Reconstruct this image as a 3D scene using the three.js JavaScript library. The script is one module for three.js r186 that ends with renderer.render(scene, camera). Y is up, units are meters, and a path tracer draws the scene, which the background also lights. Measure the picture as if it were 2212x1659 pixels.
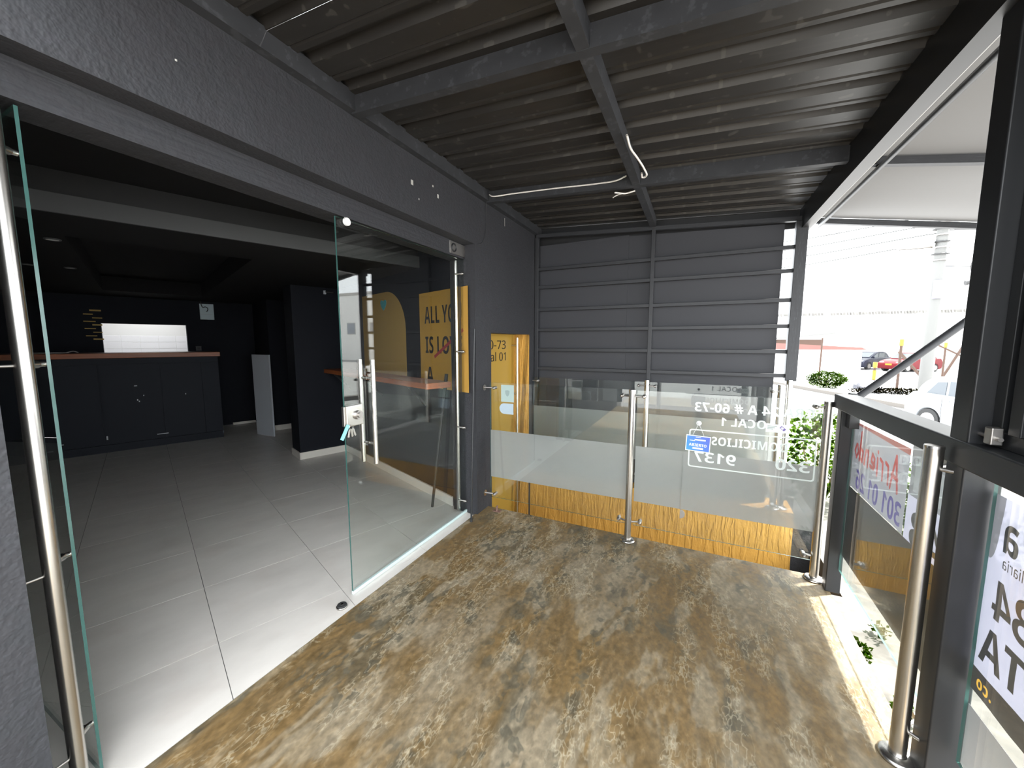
import * as THREE from 'three';
import { RectAreaLightUniformsLib } from 'three/addons/lights/RectAreaLightUniformsLib.js';
import { RoundedBoxGeometry } from 'three/addons/geometries/RoundedBoxGeometry.js';
import { mergeGeometries } from 'three/addons/utils/BufferGeometryUtils.js';
import { FontLoader } from 'three/addons/loaders/FontLoader.js';
import { TextGeometry } from 'three/addons/geometries/TextGeometry.js';

// ---------------------------------------------------------------- camera, sky, sun, exposure
const scene = new THREE.Scene();
const F = 825, CX = 1106, CY = 829.5, EYE = 1.45;
const PITCH = Math.atan2(89.5, F), YAW = Math.atan2(403, Math.hypot(F, 89.5));
const camera = new THREE.PerspectiveCamera(2 * Math.atan(CY / F) * 180 / Math.PI, 2212 / 1659, 0.02, 300);
camera.position.set(0, EYE, 0);
camera.rotation.set(-PITCH, YAW, 0, 'YXZ');
scene.add(camera);

scene.background = new THREE.Color(0.93, 0.97, 1.0);          // bright overcast sky
scene.backgroundIntensity = 1.0;

const sun = new THREE.DirectionalLight(new THREE.Color(1.0, 0.96, 0.9), 3.5);
sun.position.set(10.6, 16.4, -9);
sun.target.position.set(0, 0, -2);
sun.castShadow = true;
sun.shadow.mapSize.set(2048, 2048);
sun.shadow.radius = 6;
Object.assign(sun.shadow.camera, { left: -14, right: 14, top: 14, bottom: -14, near: 0.5, far: 70 });
scene.add(sun, sun.target);

RectAreaLightUniformsLib.init();
const renderer = new THREE.WebGLRenderer({ antialias: true });
renderer.toneMapping = THREE.LinearToneMapping;
renderer.toneMappingExposure = 8.7;
renderer.shadowMap.enabled = true;

// ---------------------------------------------------------------- helpers
const RAD = Math.PI / 180, TURN = 70 * RAD;                    // the shop's own grid is turned 20 degrees to the shop front
const S20 = Math.sin(20 * RAD), C20 = Math.cos(20 * RAD);
const ab = (a, b, y = 0) => [a * S20 - b * C20, y, -a * C20 - b * S20];   // shop grid: a along the counter, b away from the door
const FW = new THREE.Vector3(-Math.sin(YAW) * Math.cos(PITCH), -Math.sin(PITCH), -Math.cos(YAW) * Math.cos(PITCH));
const RT = new THREE.Vector3(Math.cos(YAW), 0, -Math.sin(YAW)), UP = new THREE.Vector3().crossVectors(RT, FW);
function ray(u, v) { return FW.clone().addScaledVector(RT, (u - CX) / F).addScaledVector(UP, -(v - CY) / F); }
const hit = (u, v, axis, value) => { const d = ray(u, v), o = new THREE.Vector3(0, EYE, 0); return o.addScaledVector(d, (value - o[axis]) / d[axis]); };

function rng(seed) { let s = seed >>> 0; return () => { s = (s + 0x6D2B79F5) | 0; let t = Math.imul(s ^ (s >>> 15), 1 | s); t = (t + Math.imul(t ^ (t >>> 7), 61 | t)) ^ t; return ((t ^ (t >>> 14)) >>> 0) / 4294967296; }; }
const R = rng(7);
const HASH = new Float32Array(65536); { const r = rng(99); for (let i = 0; i < 65536; i++) HASH[i] = r(); }
function vnoise(x, y, px, py, seed) {                           // value noise on a lattice that repeats every px, py
  const xi = Math.floor(x), yi = Math.floor(y); let fx = x - xi, fy = y - yi;
  fx = fx * fx * (3 - 2 * fx); fy = fy * fy * (3 - 2 * fy);
  const x0 = ((xi % px) + px) % px, x1 = (x0 + 1) % px, y0 = ((yi % py) + py) % py, y1 = (y0 + 1) % py;
  const h = (a, b) => HASH[(a * 73 + b * 1009 + seed * 4099) & 65535];
  const a = h(x0, y0), b = h(x1, y0), c = h(x0, y1), d = h(x1, y1);
  return a + (b - a) * fx + (c - a) * fy + (a - b - c + d) * fx * fy;
}
function fbm(u, v, fx, fy, oct, seed) { let s = 0, w = 0.5, t = 0; for (let i = 0; i < oct; i++) { s += w * vnoise(u * fx, v * fy, fx, fy, seed + i * 17); t += w; w *= 0.55; fx *= 2; fy *= 2; } return s / t; }
const clamp = (x) => Math.min(1, Math.max(0, x)), mixn = (a, b, t) => a + (b - a) * t, smooth = (a, b, x) => { const t = clamp((x - a) / (b - a)); return t * t * (3 - 2 * t); };
const mix3 = (a, b, t) => [mixn(a[0], b[0], t), mixn(a[1], b[1], t), mixn(a[2], b[2], t)];
function texture(w, h, fn, color = true, metres = null) {       // fn(u, v) -> [r, g, b] 0..255 or a number 0..1
  const d = new Uint8Array(w * h * 4);
  for (let j = 0; j < h; j++) for (let i = 0; i < w; i++) {
    const c = fn((i + 0.5) / w, (j + 0.5) / h), k = (j * w + i) * 4;
    if (typeof c === 'number') d[k] = d[k + 1] = d[k + 2] = clamp(c) * 255; else { d[k] = c[0]; d[k + 1] = c[1]; d[k + 2] = c[2]; }
    d[k + 3] = 255;
  }
  const t = new THREE.DataTexture(d, w, h, THREE.RGBAFormat);
  t.wrapS = t.wrapT = THREE.RepeatWrapping; t.magFilter = THREE.LinearFilter; t.minFilter = THREE.LinearMipmapLinearFilter; t.generateMipmaps = true;
  if (color) t.colorSpace = THREE.SRGBColorSpace;
  if (metres) t.repeat.set(1 / metres[0], 1 / metres[1]);
  t.needsUpdate = true; return t;
}
function canvasTexture(w, h, draw) {
  const c = document.createElement('canvas'); c.width = w; c.height = h; draw(c.getContext('2d'), w, h);
  const t = new THREE.CanvasTexture(c); t.colorSpace = THREE.SRGBColorSpace; t.magFilter = THREE.LinearFilter; return t;
}
function planarUV(g) {                                           // uv in metres from the dominant axis of each face
  if (g.index) g = g.toNonIndexed();
  g.computeVertexNormals === undefined || (g.attributes.normal || g.computeVertexNormals());
  const p = g.attributes.position, n = p.count, uv = new Float32Array(n * 2), A = new THREE.Vector3(), B = new THREE.Vector3(), C = new THREE.Vector3();
  for (let i = 0; i < n; i += 3) {
    A.fromBufferAttribute(p, i); B.fromBufferAttribute(p, i + 1); C.fromBufferAttribute(p, i + 2);
    const m = B.clone().sub(A).cross(C.clone().sub(A)), ax = Math.abs(m.x), ay = Math.abs(m.y), az = Math.abs(m.z);
    [A, B, C].forEach((q, k) => { const [s, t] = ay >= ax && ay >= az ? [q.x, q.z] : ax >= az ? [q.z, q.y] : [q.x, q.y]; uv[(i + k) * 2] = s; uv[(i + k) * 2 + 1] = t; });
  }
  g.setAttribute('uv', new THREE.BufferAttribute(uv, 2)); return g;
}
const box = (x0, x1, y0, y1, z0, z1) => new THREE.BoxGeometry(Math.abs(x1 - x0), Math.abs(y1 - y0), Math.abs(z1 - z0)).translate((x0 + x1) / 2, (y0 + y1) / 2, (z0 + z1) / 2);
const rbox = (x0, x1, y0, y1, z0, z1, r = 0.006) => new RoundedBoxGeometry(Math.abs(x1 - x0), Math.abs(y1 - y0), Math.abs(z1 - z0), 2, r).translate((x0 + x1) / 2, (y0 + y1) / 2, (z0 + z1) / 2);
function rod(p, q, r, seg = 16, r2 = r) {                        // cylinder from p to q
  const a = new THREE.Vector3(...p), b = new THREE.Vector3(...q), d = b.clone().sub(a), g = new THREE.CylinderGeometry(r2, r, d.length(), seg);
  g.applyQuaternion(new THREE.Quaternion().setFromUnitVectors(new THREE.Vector3(0, 1, 0), d.clone().normalize()));
  return g.translate((a.x + b.x) / 2, (a.y + b.y) / 2, (a.z + b.z) / 2);
}
function bar(p, q, w, h) {                                       // rectangular bar from p to q, w across, h deep
  const a = new THREE.Vector3(...p), b = new THREE.Vector3(...q), d = b.clone().sub(a), len = d.length(), z = d.clone().normalize();
  const x = new THREE.Vector3(0, 1, 0).cross(z); if (x.length() < 1e-4) x.set(1, 0, 0); x.normalize(); const y = z.clone().cross(x);
  return new THREE.BoxGeometry(w, h, len).applyMatrix4(new THREE.Matrix4().makeBasis(x, y, z).setPosition((a.x + b.x) / 2, (a.y + b.y) / 2, (a.z + b.z) / 2));
}
function tube(points, r, seg = 24, rad = 6) { return new THREE.TubeGeometry(new THREE.CatmullRomCurve3(points.map((p) => new THREE.Vector3(...p))), seg, r, rad); }
function prism(pts, y0, y1) {                                    // floor polygon [[x, z], ...] raised from y0 to y1
  const s = new THREE.Shape(pts.map(([x, z]) => new THREE.Vector2(x, -z)));
  return new THREE.ExtrudeGeometry(s, { depth: y1 - y0, bevelEnabled: false }).rotateX(-Math.PI / 2).translate(0, y0, 0);
}
const merge = (list) => mergeGeometries(list.map((g) => { const k = g.index ? g.toNonIndexed() : g.clone(); for (const a of Object.keys(k.attributes)) if (!['position', 'normal', 'uv'].includes(a)) k.deleteAttribute(a); return k; }));
const names = new Map(), bases = new WeakMap();
function numbered(n) { const k = names.get(n) ?? 0; names.set(n, k + 1); return k ? n + '_' + String(k).padStart(3, '0') : n; }
function thing(name, label, category, base = [0, 0, 0], turn = 0, group) {   // base in the thing's own (turned) axes
  const o = new THREE.Group(); o.name = numbered(name); scene.add(o); o.rotation.y = turn;
  o.position.set(...base).applyAxisAngle(new THREE.Vector3(0, 1, 0), turn); bases.set(o, base);
  o.userData = { label, category }; if (group) o.userData.group = group; return o;
}
function struct(name, label, category, base, turn) { const o = thing(name, label, category, base, turn); o.userData.kind = 'structure'; return o; }
function part(parent, name, geometry, material, label) {
  const b = bases.get(parent) ?? [0, 0, 0], m = new THREE.Mesh(geometry.translate(-b[0], -b[1], -b[2]), material);
  m.name = name; m.castShadow = m.receiveShadow = true; bases.set(m, b); if (label) m.userData.label = label; parent.add(m); return m;
}
function copy(o, position, turn, label) { const c = o.clone(); c.name = numbered(o.name.replace(/_\d{3}$/, '')); c.position.set(...position); if (turn !== undefined) c.rotation.y = turn; c.userData = { ...o.userData }; if (label) c.userData.label = label; scene.add(c); return c; }
const std = (o) => new THREE.MeshStandardMaterial(o), phys = (o) => new THREE.MeshPhysicalMaterial(o);
const rgb = (r, g, b) => new THREE.Color().setRGB(r, g, b);

// ---------------------------------------------------------------- textures and materials
const slabSize = [2.45, 3.1];
function slabNoise(u, v) {
  const wx = fbm(u, v, 12, 9, 4, 3) - 0.5, wy = fbm(u, v, 12, 9, 4, 9) - 0.5, uu = u + wx * 0.035, vv = v + wy * 0.05;
  const big = fbm(uu, vv, 5, 4, 5, 21), mid = fbm(uu, vv, 30, 15, 4, 31), fine = fbm(u, v, 150, 140, 3, 41), streak = fbm(uu, vv, 60, 14, 4, 51), grime = fbm(uu, vv, 13, 8, 5, 61), speck = fbm(uu, vv, 70, 55, 3, 65);
  const v1 = fbm(u + wx * 0.02, v + wy * 0.03, 62, 30, 4, 71), v2 = fbm(u + wy * 0.02, v - wx * 0.03, 120, 66, 3, 81);
  const veins = Math.max(1 - Math.abs(v1 - 0.5) / 0.035, 0.85 * (1 - Math.abs(v2 - 0.5) / 0.06));
  return { big, mid, fine, streak, grime, speck, veins: clamp(veins), vmask: smooth(0.40, 0.64, fbm(uu, vv, 26, 12, 4, 91)) };
}
const slabMap = texture(1792, 2048, (u, v) => {
  const n = slabNoise(u, v);
  let c = mix3([116, 94, 60], [134, 119, 95], smooth(0.36, 0.64, n.big * 0.55 + n.mid * 0.45));
  c = mix3(c, [132, 105, 64], 0.45 * smooth(0.46, 0.60, n.streak) * smooth(0.62, 0.42, n.big));
  c = mix3(c, [84, 80, 67], 0.5 * smooth(0.54, 0.68, n.grime));
  c = mix3(c, [152, 139, 116], 0.6 * smooth(0.52, 0.64, n.mid));
  c = mix3(c, [86, 82, 69], 0.6 * smooth(0.54, 0.64, n.speck) * smooth(0.42, 0.58, n.grime));
  c = mix3(c, [178, 168, 144], 0.75 * n.veins * n.vmask);
  const k = 0.80 + 0.40 * n.fine;
  return c.map((x) => Math.min(255, 0.90 * x * k));
}, true, slabSize);
const slabRough = texture(768, 960, (u, v) => { const n = slabNoise(u, v); return 0.42 + 0.35 * n.fine + 0.25 * (n.mid - 0.5) + 0.1 * n.veins; }, false, slabSize);
const slabBump = texture(768, 960, (u, v) => { const n = slabNoise(u, v); return 0.5 + 0.5 * (n.fine - 0.5) + 0.25 * n.veins * n.vmask; }, false, slabSize);
const plasterBump = texture(768, 768, (u, v) => 0.6 * fbm(u, v, 40, 34, 4, 5) + 0.4 * fbm(u, v, 120, 110, 2, 6), false, [1, 1]);
const plasterMap = texture(512, 512, (u, v) => { const n = fbm(u, v, 6, 5, 5, 12), d = smooth(0.66, 0.8, fbm(u, v, 60, 8, 3, 15)), s = smooth(0.80, 0.84, vnoise(u * 90, v * 90, 90, 90, 8)) * 0.25; const k = 0.93 + 0.12 * n + 0.05 * d + 0.35 * s; return [40 * k, 40.5 * k, 44.5 * k]; }, true, [1.4, 1.4]);
const lintelBump = texture(512, 512, (u, v) => 0.6 * fbm(u, v, 5, 60, 4, 25) + 0.4 * fbm(u, v, 60, 60, 3, 26), false, [0.9, 0.9]);
const stuccoBump = texture(1024, 1024, (u, v) => { const w = (fbm(u, v, 12, 4, 3, 35) - 0.5) * 0.05, n = fbm(u + w, v, 52, 7, 3, 36); return 0.75 * smooth(0.35, 0.7, n) + 0.25 * fbm(u, v, 100, 60, 2, 37); }, false, [1, 1]);
const stuccoMap = texture(512, 512, (u, v) => { const n = fbm(u, v, 8, 6, 5, 45), k = 0.92 + 0.16 * n; return [206 * k, 156 * k, 72 * k]; }, true, [1.2, 1.2]);
const tileMap = texture(512, 512, (u, v) => { const n = fbm(u, v, 5, 9, 5, 55), k = 0.94 + 0.1 * n, st = smooth(0.55, 0.8, fbm(u, v, 5, 5, 5, 57)); return mix3([208 * k, 203 * k, 197 * k], [200 * k, 191 * k, 184 * k], 0.35 * st); }, true, [1.2, 1.2]);
const woodMap = texture(512, 256, (u, v) => { const n = fbm(u, v, 3, 26, 4, 65), k = 0.8 + 0.4 * n; return [152 * k, 84 * k, 46 * k]; }, true, [0.9, 0.45]);
const roofMap = texture(1024, 512, (u, v) => { const n = fbm(u, v, 5, 8, 5, 75), st = smooth(0.58, 0.72, fbm(u, v, 5, 60, 4, 77)), sp = smooth(0.86, 0.9, vnoise(u * 70, v * 50, 70, 50, 78)); let c = mix3([35, 33, 31], [41, 39, 37], n); c = mix3(c, [54, 51, 48], 0.3 * st); return mix3(c, [110, 108, 102], 0.3 * sp); }, true, [2.3, 1.6]);
const steelDirt = texture(512, 512, (u, v) => { const n = fbm(u, v, 9, 9, 5, 85), w = smooth(0.62, 0.74, fbm(u, v, 24, 24, 4, 87)); return mix3([40, 41, 44], [76, 78, 82], clamp(0.35 * n + 0.4 * w)); }, true, [0.8, 0.8]);
const outMap = texture(768, 768, (u, v) => { const n = fbm(u, v, 6, 6, 5, 95), m = fbm(u, v, 40, 40, 4, 96), d = smooth(0.56, 0.7, fbm(u, v, 9, 11, 5, 97)); let c = mix3([74, 72, 68], [100, 98, 93], n); c = mix3(c, [52, 51, 45], 0.6 * d); const k = 0.85 + 0.3 * m; return c.map((x) => Math.min(255, x * k)); }, true, [1.6, 1.6]);

const M = {
  slab: std({ map: slabMap, roughnessMap: slabRough, roughness: 1, bumpMap: slabBump, bumpScale: 0.0025 }),
  slabSide: std({ map: outMap, roughness: 0.9 }),
  plaster: std({ map: plasterMap, roughness: 0.72, bumpMap: plasterBump, bumpScale: 0.004 }),
  lintel: std({ map: plasterMap, roughness: 0.75, bumpMap: lintelBump, bumpScale: 0.006 }),
  panel: std({ color: rgb(0.034, 0.035, 0.041), roughness: 0.62 }),
  navy: phys({ color: rgb(0.0085, 0.0098, 0.0145), roughness: 0.7, specularIntensity: 0.35, bumpMap: plasterBump, bumpScale: 0.0008 }),
  navyPanel: phys({ color: rgb(0.011, 0.0135, 0.021), roughness: 0.6, specularIntensity: 0.5 }),
  ceilingBlack: phys({ color: rgb(0.011, 0.011, 0.012), roughness: 0.8, specularIntensity: 0.35 }),
  soffit: std({ color: rgb(0.055, 0.057, 0.060), roughness: 0.6 }),
  yellow: std({ map: stuccoMap, roughness: 0.75, bumpMap: stuccoBump, bumpScale: 0.008 }),
  yellowFlat: std({ color: rgb(0.40, 0.25, 0.045), roughness: 0.35 }),
  muralYellow: std({ color: rgb(0.36, 0.22, 0.06), roughness: 0.6 }),
  tile: std({ map: tileMap, roughness: 0.3 }),
  grout: std({ color: rgb(0.16, 0.155, 0.15), roughness: 0.9 }),
  baseboard: std({ color: rgb(0.66, 0.62, 0.56), roughness: 0.45 }),
  wood: std({ map: woodMap, roughness: 0.42 }),
  steel: std({ color: rgb(0.62, 0.60, 0.57), roughness: 0.26, metalness: 1 }),
  steelDull: std({ color: rgb(0.42, 0.40, 0.38), roughness: 0.4, metalness: 1 }),
  blackSteel: std({ color: rgb(0.014, 0.015, 0.017), roughness: 0.42 }),
  greySteel: std({ map: steelDirt, roughness: 0.55 }),
  screenSteel: std({ map: steelDirt, color: rgb(0.75, 0.75, 0.77), roughness: 0.5 }),
  roof: std({ map: roofMap, roughness: 0.42, side: THREE.DoubleSide }),
  pane: phys({ color: rgb(0.965, 0.985, 0.975), transmission: 1, roughness: 0, thickness: 0, ior: 1.5 }),
  paneEdge: phys({ color: rgb(0.06, 0.15, 0.135), roughness: 0.15, transmission: 0.4, thickness: 0, specularIntensity: 1 }),
  frost: phys({ color: rgb(0.57, 0.56, 0.565), transmission: 0.66, roughness: 0.45, thickness: 0 }),
  vinylWhite: std({ color: rgb(0.86, 0.87, 0.88), roughness: 0.5 }),
  white: std({ color: rgb(0.80, 0.80, 0.79), roughness: 0.45 }),
  whiteTile: std({ color: rgb(0.84, 0.84, 0.86), roughness: 0.3 }),
  board: std({ color: rgb(0.50, 0.52, 0.56), roughness: 0.5 }),
  black: std({ color: rgb(0.012, 0.012, 0.013), roughness: 0.5 }),
  rubber: std({ color: rgb(0.02, 0.02, 0.02), roughness: 0.8 }),
  awning: phys({ color: rgb(0.145, 0.142, 0.138), roughness: 1, transmission: 0.05, thickness: 0, side: THREE.DoubleSide }),
  cable: std({ color: rgb(0.80, 0.76, 0.72), roughness: 0.5 }),
  darkCable: std({ color: rgb(0.03, 0.03, 0.03), roughness: 0.6 }),
  paving: std({ map: outMap, roughness: 0.9 }),
  street: std({ color: rgb(0.30, 0.295, 0.29), roughness: 0.9 }),
  kerb: std({ color: rgb(0.11, 0.10, 0.09), roughness: 0.9 }),
  facade: std({ color: rgb(0.80, 0.79, 0.76), roughness: 0.9 }),
  facadeTrim: std({ color: rgb(0.48, 0.46, 0.43), roughness: 0.9 }),
  winGlass: std({ color: rgb(0.30, 0.32, 0.35), roughness: 0.1 }),
  redTile: std({ color: rgb(0.16, 0.07, 0.06), roughness: 0.8 }),
  shadeTint: phys({ color: rgb(0.10, 0.09, 0.10), transmission: 0.3, roughness: 0.5, thickness: 0 }),  // dark colour stands in for shade on the lower side glass
  leaf: phys({ color: rgb(0.19, 0.34, 0.04), roughness: 0.6, transmission: 0.5, thickness: 0, side: THREE.DoubleSide }),
  dryGrass: phys({ color: rgb(0.075, 0.07, 0.025), roughness: 0.8, side: THREE.DoubleSide }),
  stem: std({ color: rgb(0.16, 0.12, 0.06), roughness: 0.9 }),
  concretePole: std({ color: rgb(0.13, 0.13, 0.125), roughness: 0.9 }),
  signYellow: std({ color: rgb(0.30, 0.19, 0.008), roughness: 0.5 }),
  timber: std({ color: rgb(0.06, 0.035, 0.025), roughness: 0.85 }),
};
const glassBox = (x0, x1, y0, y1, z0, z1) => box(x0, x1, y0, y1, z0, z1);
const paneX = [M.pane, M.pane, M.paneEdge, M.paneEdge, M.paneEdge, M.paneEdge];   // big faces look along x
const paneZ = [M.paneEdge, M.paneEdge, M.paneEdge, M.paneEdge, M.pane, M.pane];   // big faces look along z
const font = await new FontLoader().loadAsync('fonts/droid/droid_sans_bold.typeface.json');
const fontThin = await new FontLoader().loadAsync('fonts/droid/droid_sans_regular.typeface.json');
function letters(text, size, width, f = font, depth = 0.001) {   // letters of a given width, origin at their lower left corner
  const g = new TextGeometry(text, { font: f, size, depth, curveSegments: 5, bevelEnabled: false }); g.computeBoundingBox();
  const b = g.boundingBox; g.translate(-b.min.x, -b.min.y, 0); if (width) g.scale(width / (b.max.x - b.min.x), 1, 1); return g;
}

// ---------------------------------------------------------------- terrace floor, street and ledge
const XW = -1.62, XR = 0.76, ZE = -2.85;
{
  const f = struct('floor', 'stained brown polished concrete slab of the covered terrace', 'floor', [-0.4, 0, -0.5]);
  part(f, 'slab', planarUV(box(XW - 0.02, XR, -1.4, 0, ZE, 3.2)), M.slab);
  const l = struct('ledge', 'weathered concrete ledge outside the terrace railing', 'ledge', [1.05, -0.95, -1]);
  part(l, 'ledge_slab', planarUV(box(XR, 1.38, -1.0, -0.1, -2.85, 3.2)), M.paving);
  const g = struct('ground', 'pale paved ground of the street and parking lot', 'ground', [10, -0.95, -10]);
  part(g, 'paving', planarUV(box(0.93, 60, -1.9, -0.95, -80, 30)), M.street);
  part(g, 'paving', planarUV(box(-30, 0.93, -1.9, -0.95, 3.2, 30)), M.street);
  part(g, 'sunken_path', planarUV(box(-2.2, 0.93, -1.6, -1.3, -4.2, -2.8)), M.paving, 'lower path between terrace and yellow wall');
}
// ---------------------------------------------------------------- shop front wall
{
  const w = struct('wall_facade', 'charcoal painted plaster shop front wall with deep beam over the glass doors', 'wall', [-1.74, 0, -1]);
  part(w, 'beam', planarUV(box(-1.86, XW, 2.222, 2.72, -4.05, 3.2)), M.plaster);
  part(w, 'lintel', planarUV(box(-1.86, -1.72, 2.112, 2.222, -2.70, -0.30)), M.lintel);
  part(w, 'pier', planarUV(box(-1.86, XW, -1.4, 2.222, -2.92, -2.665)), M.plaster);
  part(w, 'pier', planarUV(box(-1.86, XW, -0.6, 2.222, -0.30, 3.2)), M.plaster);
  part(w, 'wall_over_niche', planarUV(box(-1.86, XW, 1.535, 2.222, -3.76, -2.92)), M.plaster);
  part(w, 'wall_beside_niche', planarUV(box(-1.86, XW, -1.4, 2.222, -4.05, -3.76)), M.plaster);
  part(w, 'closer_plate', rbox(-1.722, -1.712, 2.125, 2.215, -2.695, -2.46, 0.002), M.steelDull, 'bare scuffed metal plate with a round hole');
  part(w, 'plate_ring', new THREE.TorusGeometry(0.028, 0.006, 8, 24).rotateY(Math.PI / 2).translate(-1.711, 2.17, -2.51), M.blackSteel);
  const chip = std({ color: rgb(0.42, 0.41, 0.38), roughness: 0.8 });
  for (const [u, v, h, wd] of [[890, 394, 0.014, 0.010], [946, 424, 0.012, 0.008], [935, 402, 0.006, 0.006], [1090, 480, 0.035, 0.002], [905, 430, 0.005, 0.004], [380, 130, 0.003, 0.003]]) { const p = hit(u, v, 'x', XW); part(w, 'paint_chip', rbox(XW - 0.001, XW + 0.0015, p.y - h, p.y + h, p.z - wd, p.z + wd, 0.0006), chip, 'bare fleck in the charcoal paint'); }
  part(w, 'thin_wire', tube([[XW + 0.012, 2.58, -2.83], [XW + 0.01, 2.45, -2.84], [XW + 0.012, 2.36, -2.83], [XW + 0.006, 2.26, -2.78], [XW + 0.004, 2.225, -2.70]], 0.0022, 24, 5), M.darkCable);
  const n = struct('wall_niche', 'golden yellow stucco recess beside the shop entrance', 'wall', [-1.8, -0.6, -3.3]);
  part(n, 'back_face', box(-1.95, -1.80, -1.4, 1.535, -3.9, -2.85), M.yellowFlat, 'smooth yellow panel');
  part(n, 'side_face', planarUV(box(-1.80, -1.623, -1.4, 1.535, -3.86, -3.76)), M.yellow);
  part(n, 'side_face', planarUV(box(-1.80, -1.623, -1.4, 1.535, -2.925, -2.90)), M.yellow);
  for (const [txt, y, z0, z1] of [['60-73', 1.385, -3.10, -3.555], ['Local 01', 1.265, -2.98, -3.555]])
    part(n, 'lettering', letters(txt, 0.085, z0 - z1, fontThin, 0.002).rotateY(Math.PI / 2).translate(-1.80, y, z0), M.black, 'black address lettering');
  const b = thing('grab_bar', 'tall slim stainless bar standing in the yellow recess', 'bar', [-1.735, -1.3, -3.70]);
  part(b, 'tube', rod([-1.735, -1.3, -3.70], [-1.735, 1.5, -3.70], 0.014), M.steel);
  for (const y of [1.42, 0.9, 0.3]) part(b, 'stud', rod([-1.80, y, -3.70], [-1.735, y, -3.70], 0.009), M.steel);
}
// ---------------------------------------------------------------- far side: yellow base wall, dark sheet panels, railing screen
const ZS = -3.90;
{
  const w = struct('wall_far_base', 'golden yellow stucco base wall beyond the glass balustrade', 'wall', [-0.4, -0.6, -3.95]);
  part(w, 'stucco_face', planarUV(box(-1.62, 0.79, -1.4, 0.02, -4.10, -3.80)), M.yellow);
  part(w, 'end_pier', planarUV(box(0.79, 0.93, -1.4, 0.02, -4.10, -3.80)), M.plaster);
  const p = struct('wall_far', 'dark grey sheet panels closing the far end of the terrace', 'wall', [-0.5, 0, -3.98]);
  const sheet = (x0, x1, t0, t1) => new THREE.ExtrudeGeometry(new THREE.Shape([[x0, 0.02], [x1, 0.02], [x1, t1], [x0, t0]].map((q) => new THREE.Vector2(...q))), { depth: 0.012, bevelEnabled: false });
  part(p, 'panel', sheet(-1.615, -0.655, 2.478, 2.488).translate(0, 0, -3.965), M.panel);
  part(p, 'panel', sheet(-0.668, 0.60, 2.478, 2.43).translate(0, 0, -3.970), M.panel);
  part(p, 'gap_backing', box(-1.62, 0.72, 2.40, 2.70, -4.04, -4.02), M.black);
  const s = thing('railing_screen', 'dark steel ladder screen of seven bars in front of grey sheets', 'screen', [-0.45, 1.1, ZS]);
  const topY = (x) => 2.575 - 0.0565 * (x + 1.58);
  part(s, 'stile', rbox(-1.612, -1.572, 0.03, 2.55, ZS - 0.02, ZS + 0.02, 0.003), M.screenSteel);
  part(s, 'mullion', rbox(-0.44, -0.405, 1.085, 2.50, ZS - 0.018, ZS + 0.022, 0.003), M.screenSteel);
  part(s, 'post', rbox(0.665, 0.745, 1.13, 2.42, ZS - 0.04, ZS + 0.04, 0.004), M.greySteel);
  part(s, 'top_rail', bar([-1.60, topY(-1.60) - 0.005, ZS], [0.70, topY(0.70) - 0.005, ZS], 0.04, 0.035), M.screenSteel);
  for (const y of [2.225, 2.036, 1.80, 1.586, 1.373, 1.171]) part(s, 'bar', rbox(-1.60, 0.70, y - 0.016, y + 0.016, ZS - 0.016, ZS + 0.016, 0.003), M.screenSteel);
}
// ---------------------------------------------------------------- roof: sheets, rafters, purlin, edge beam, wall plate
const SL = -0.0565, under = (x) => 2.576 + SL * (x + 1.58);       // underside of the rafters
{
  const r = struct('roof', 'dark painted corrugated metal terrace roof on steel rafters', 'roof', [-0.4, 2.6, -1]);
  const prof = (z0, z1) => {                                       // trapezoid ribs every 0.2 m
    const up = [], n = Math.round((z1 - z0) / 0.2);
    for (let i = 0; i < n; i++) { const z = z0 + i * 0.2; up.push([z, 0], [z + 0.085, 0], [z + 0.094, 0.006], [z + 0.103, 0], [z + 0.128, 0], [z + 0.145, 0.034], [z + 0.178, 0.034], [z + 0.195, 0]); }
    up.push([z1, 0]); const s = new THREE.Shape();
    up.forEach(([z, y], i) => (i ? s.lineTo(z, y) : s.moveTo(z, y))); for (let i = up.length - 1; i >= 0; i--) s.lineTo(up[i][0], up[i][1] + 0.0012); return s;
  };
  const L = 2.46;
  for (const [z0, z1, dy] of [[-4.05, -3.05, 0], [-3.05, -1.85, 0.0015], [-2.05, -1.05, 0], [-1.05, -0.25, 0.0015]]) {
    const g = new THREE.ExtrudeGeometry(prof(-z1, -z0), { depth: L, bevelEnabled: false }).rotateY(Math.PI / 2);   // profile axis becomes -z, depth becomes +x
    g.rotateZ(Math.atan(SL)).translate(XW, under(XW) + 0.085 + dy, 0);
    part(r, 'roof_sheet', planarUV(g), M.roof);
  }
  for (const z of [-2.84, -1.50, -0.30]) part(r, 'rafter', planarUV(bar([-1.60, under(-1.60) + 0.042, z], [0.72, under(0.72) + 0.042, z], 0.045, 0.084)), M.greySteel);
  part(r, 'purlin', planarUV(box(-0.455, -0.405, under(-0.43) + 0.002, under(-0.43) + 0.084, -3.9, -0.26)), M.greySteel);
  part(r, 'edge_beam', planarUV(box(0.70, 0.765, 2.362, 2.545, -4.0, -0.26)), M.blackSteel);
  part(r, 'wall_plate', planarUV(box(XW, XW + 0.045, 2.585, 2.672, -4.0, -0.26)), M.greySteel);
  part(r, 'tie_beam', planarUV(bar([-1.60, under(-1.6) + 0.06, -4.0], [0.72, under(0.72) + 0.06, -4.0], 0.05, 0.07)), M.blackSteel);
  part(r, 'flashing', planarUV(box(-1.86, XW + 0.02, 2.69, 2.80, -4.05, 2.95)), M.blackSteel);
}
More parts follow.
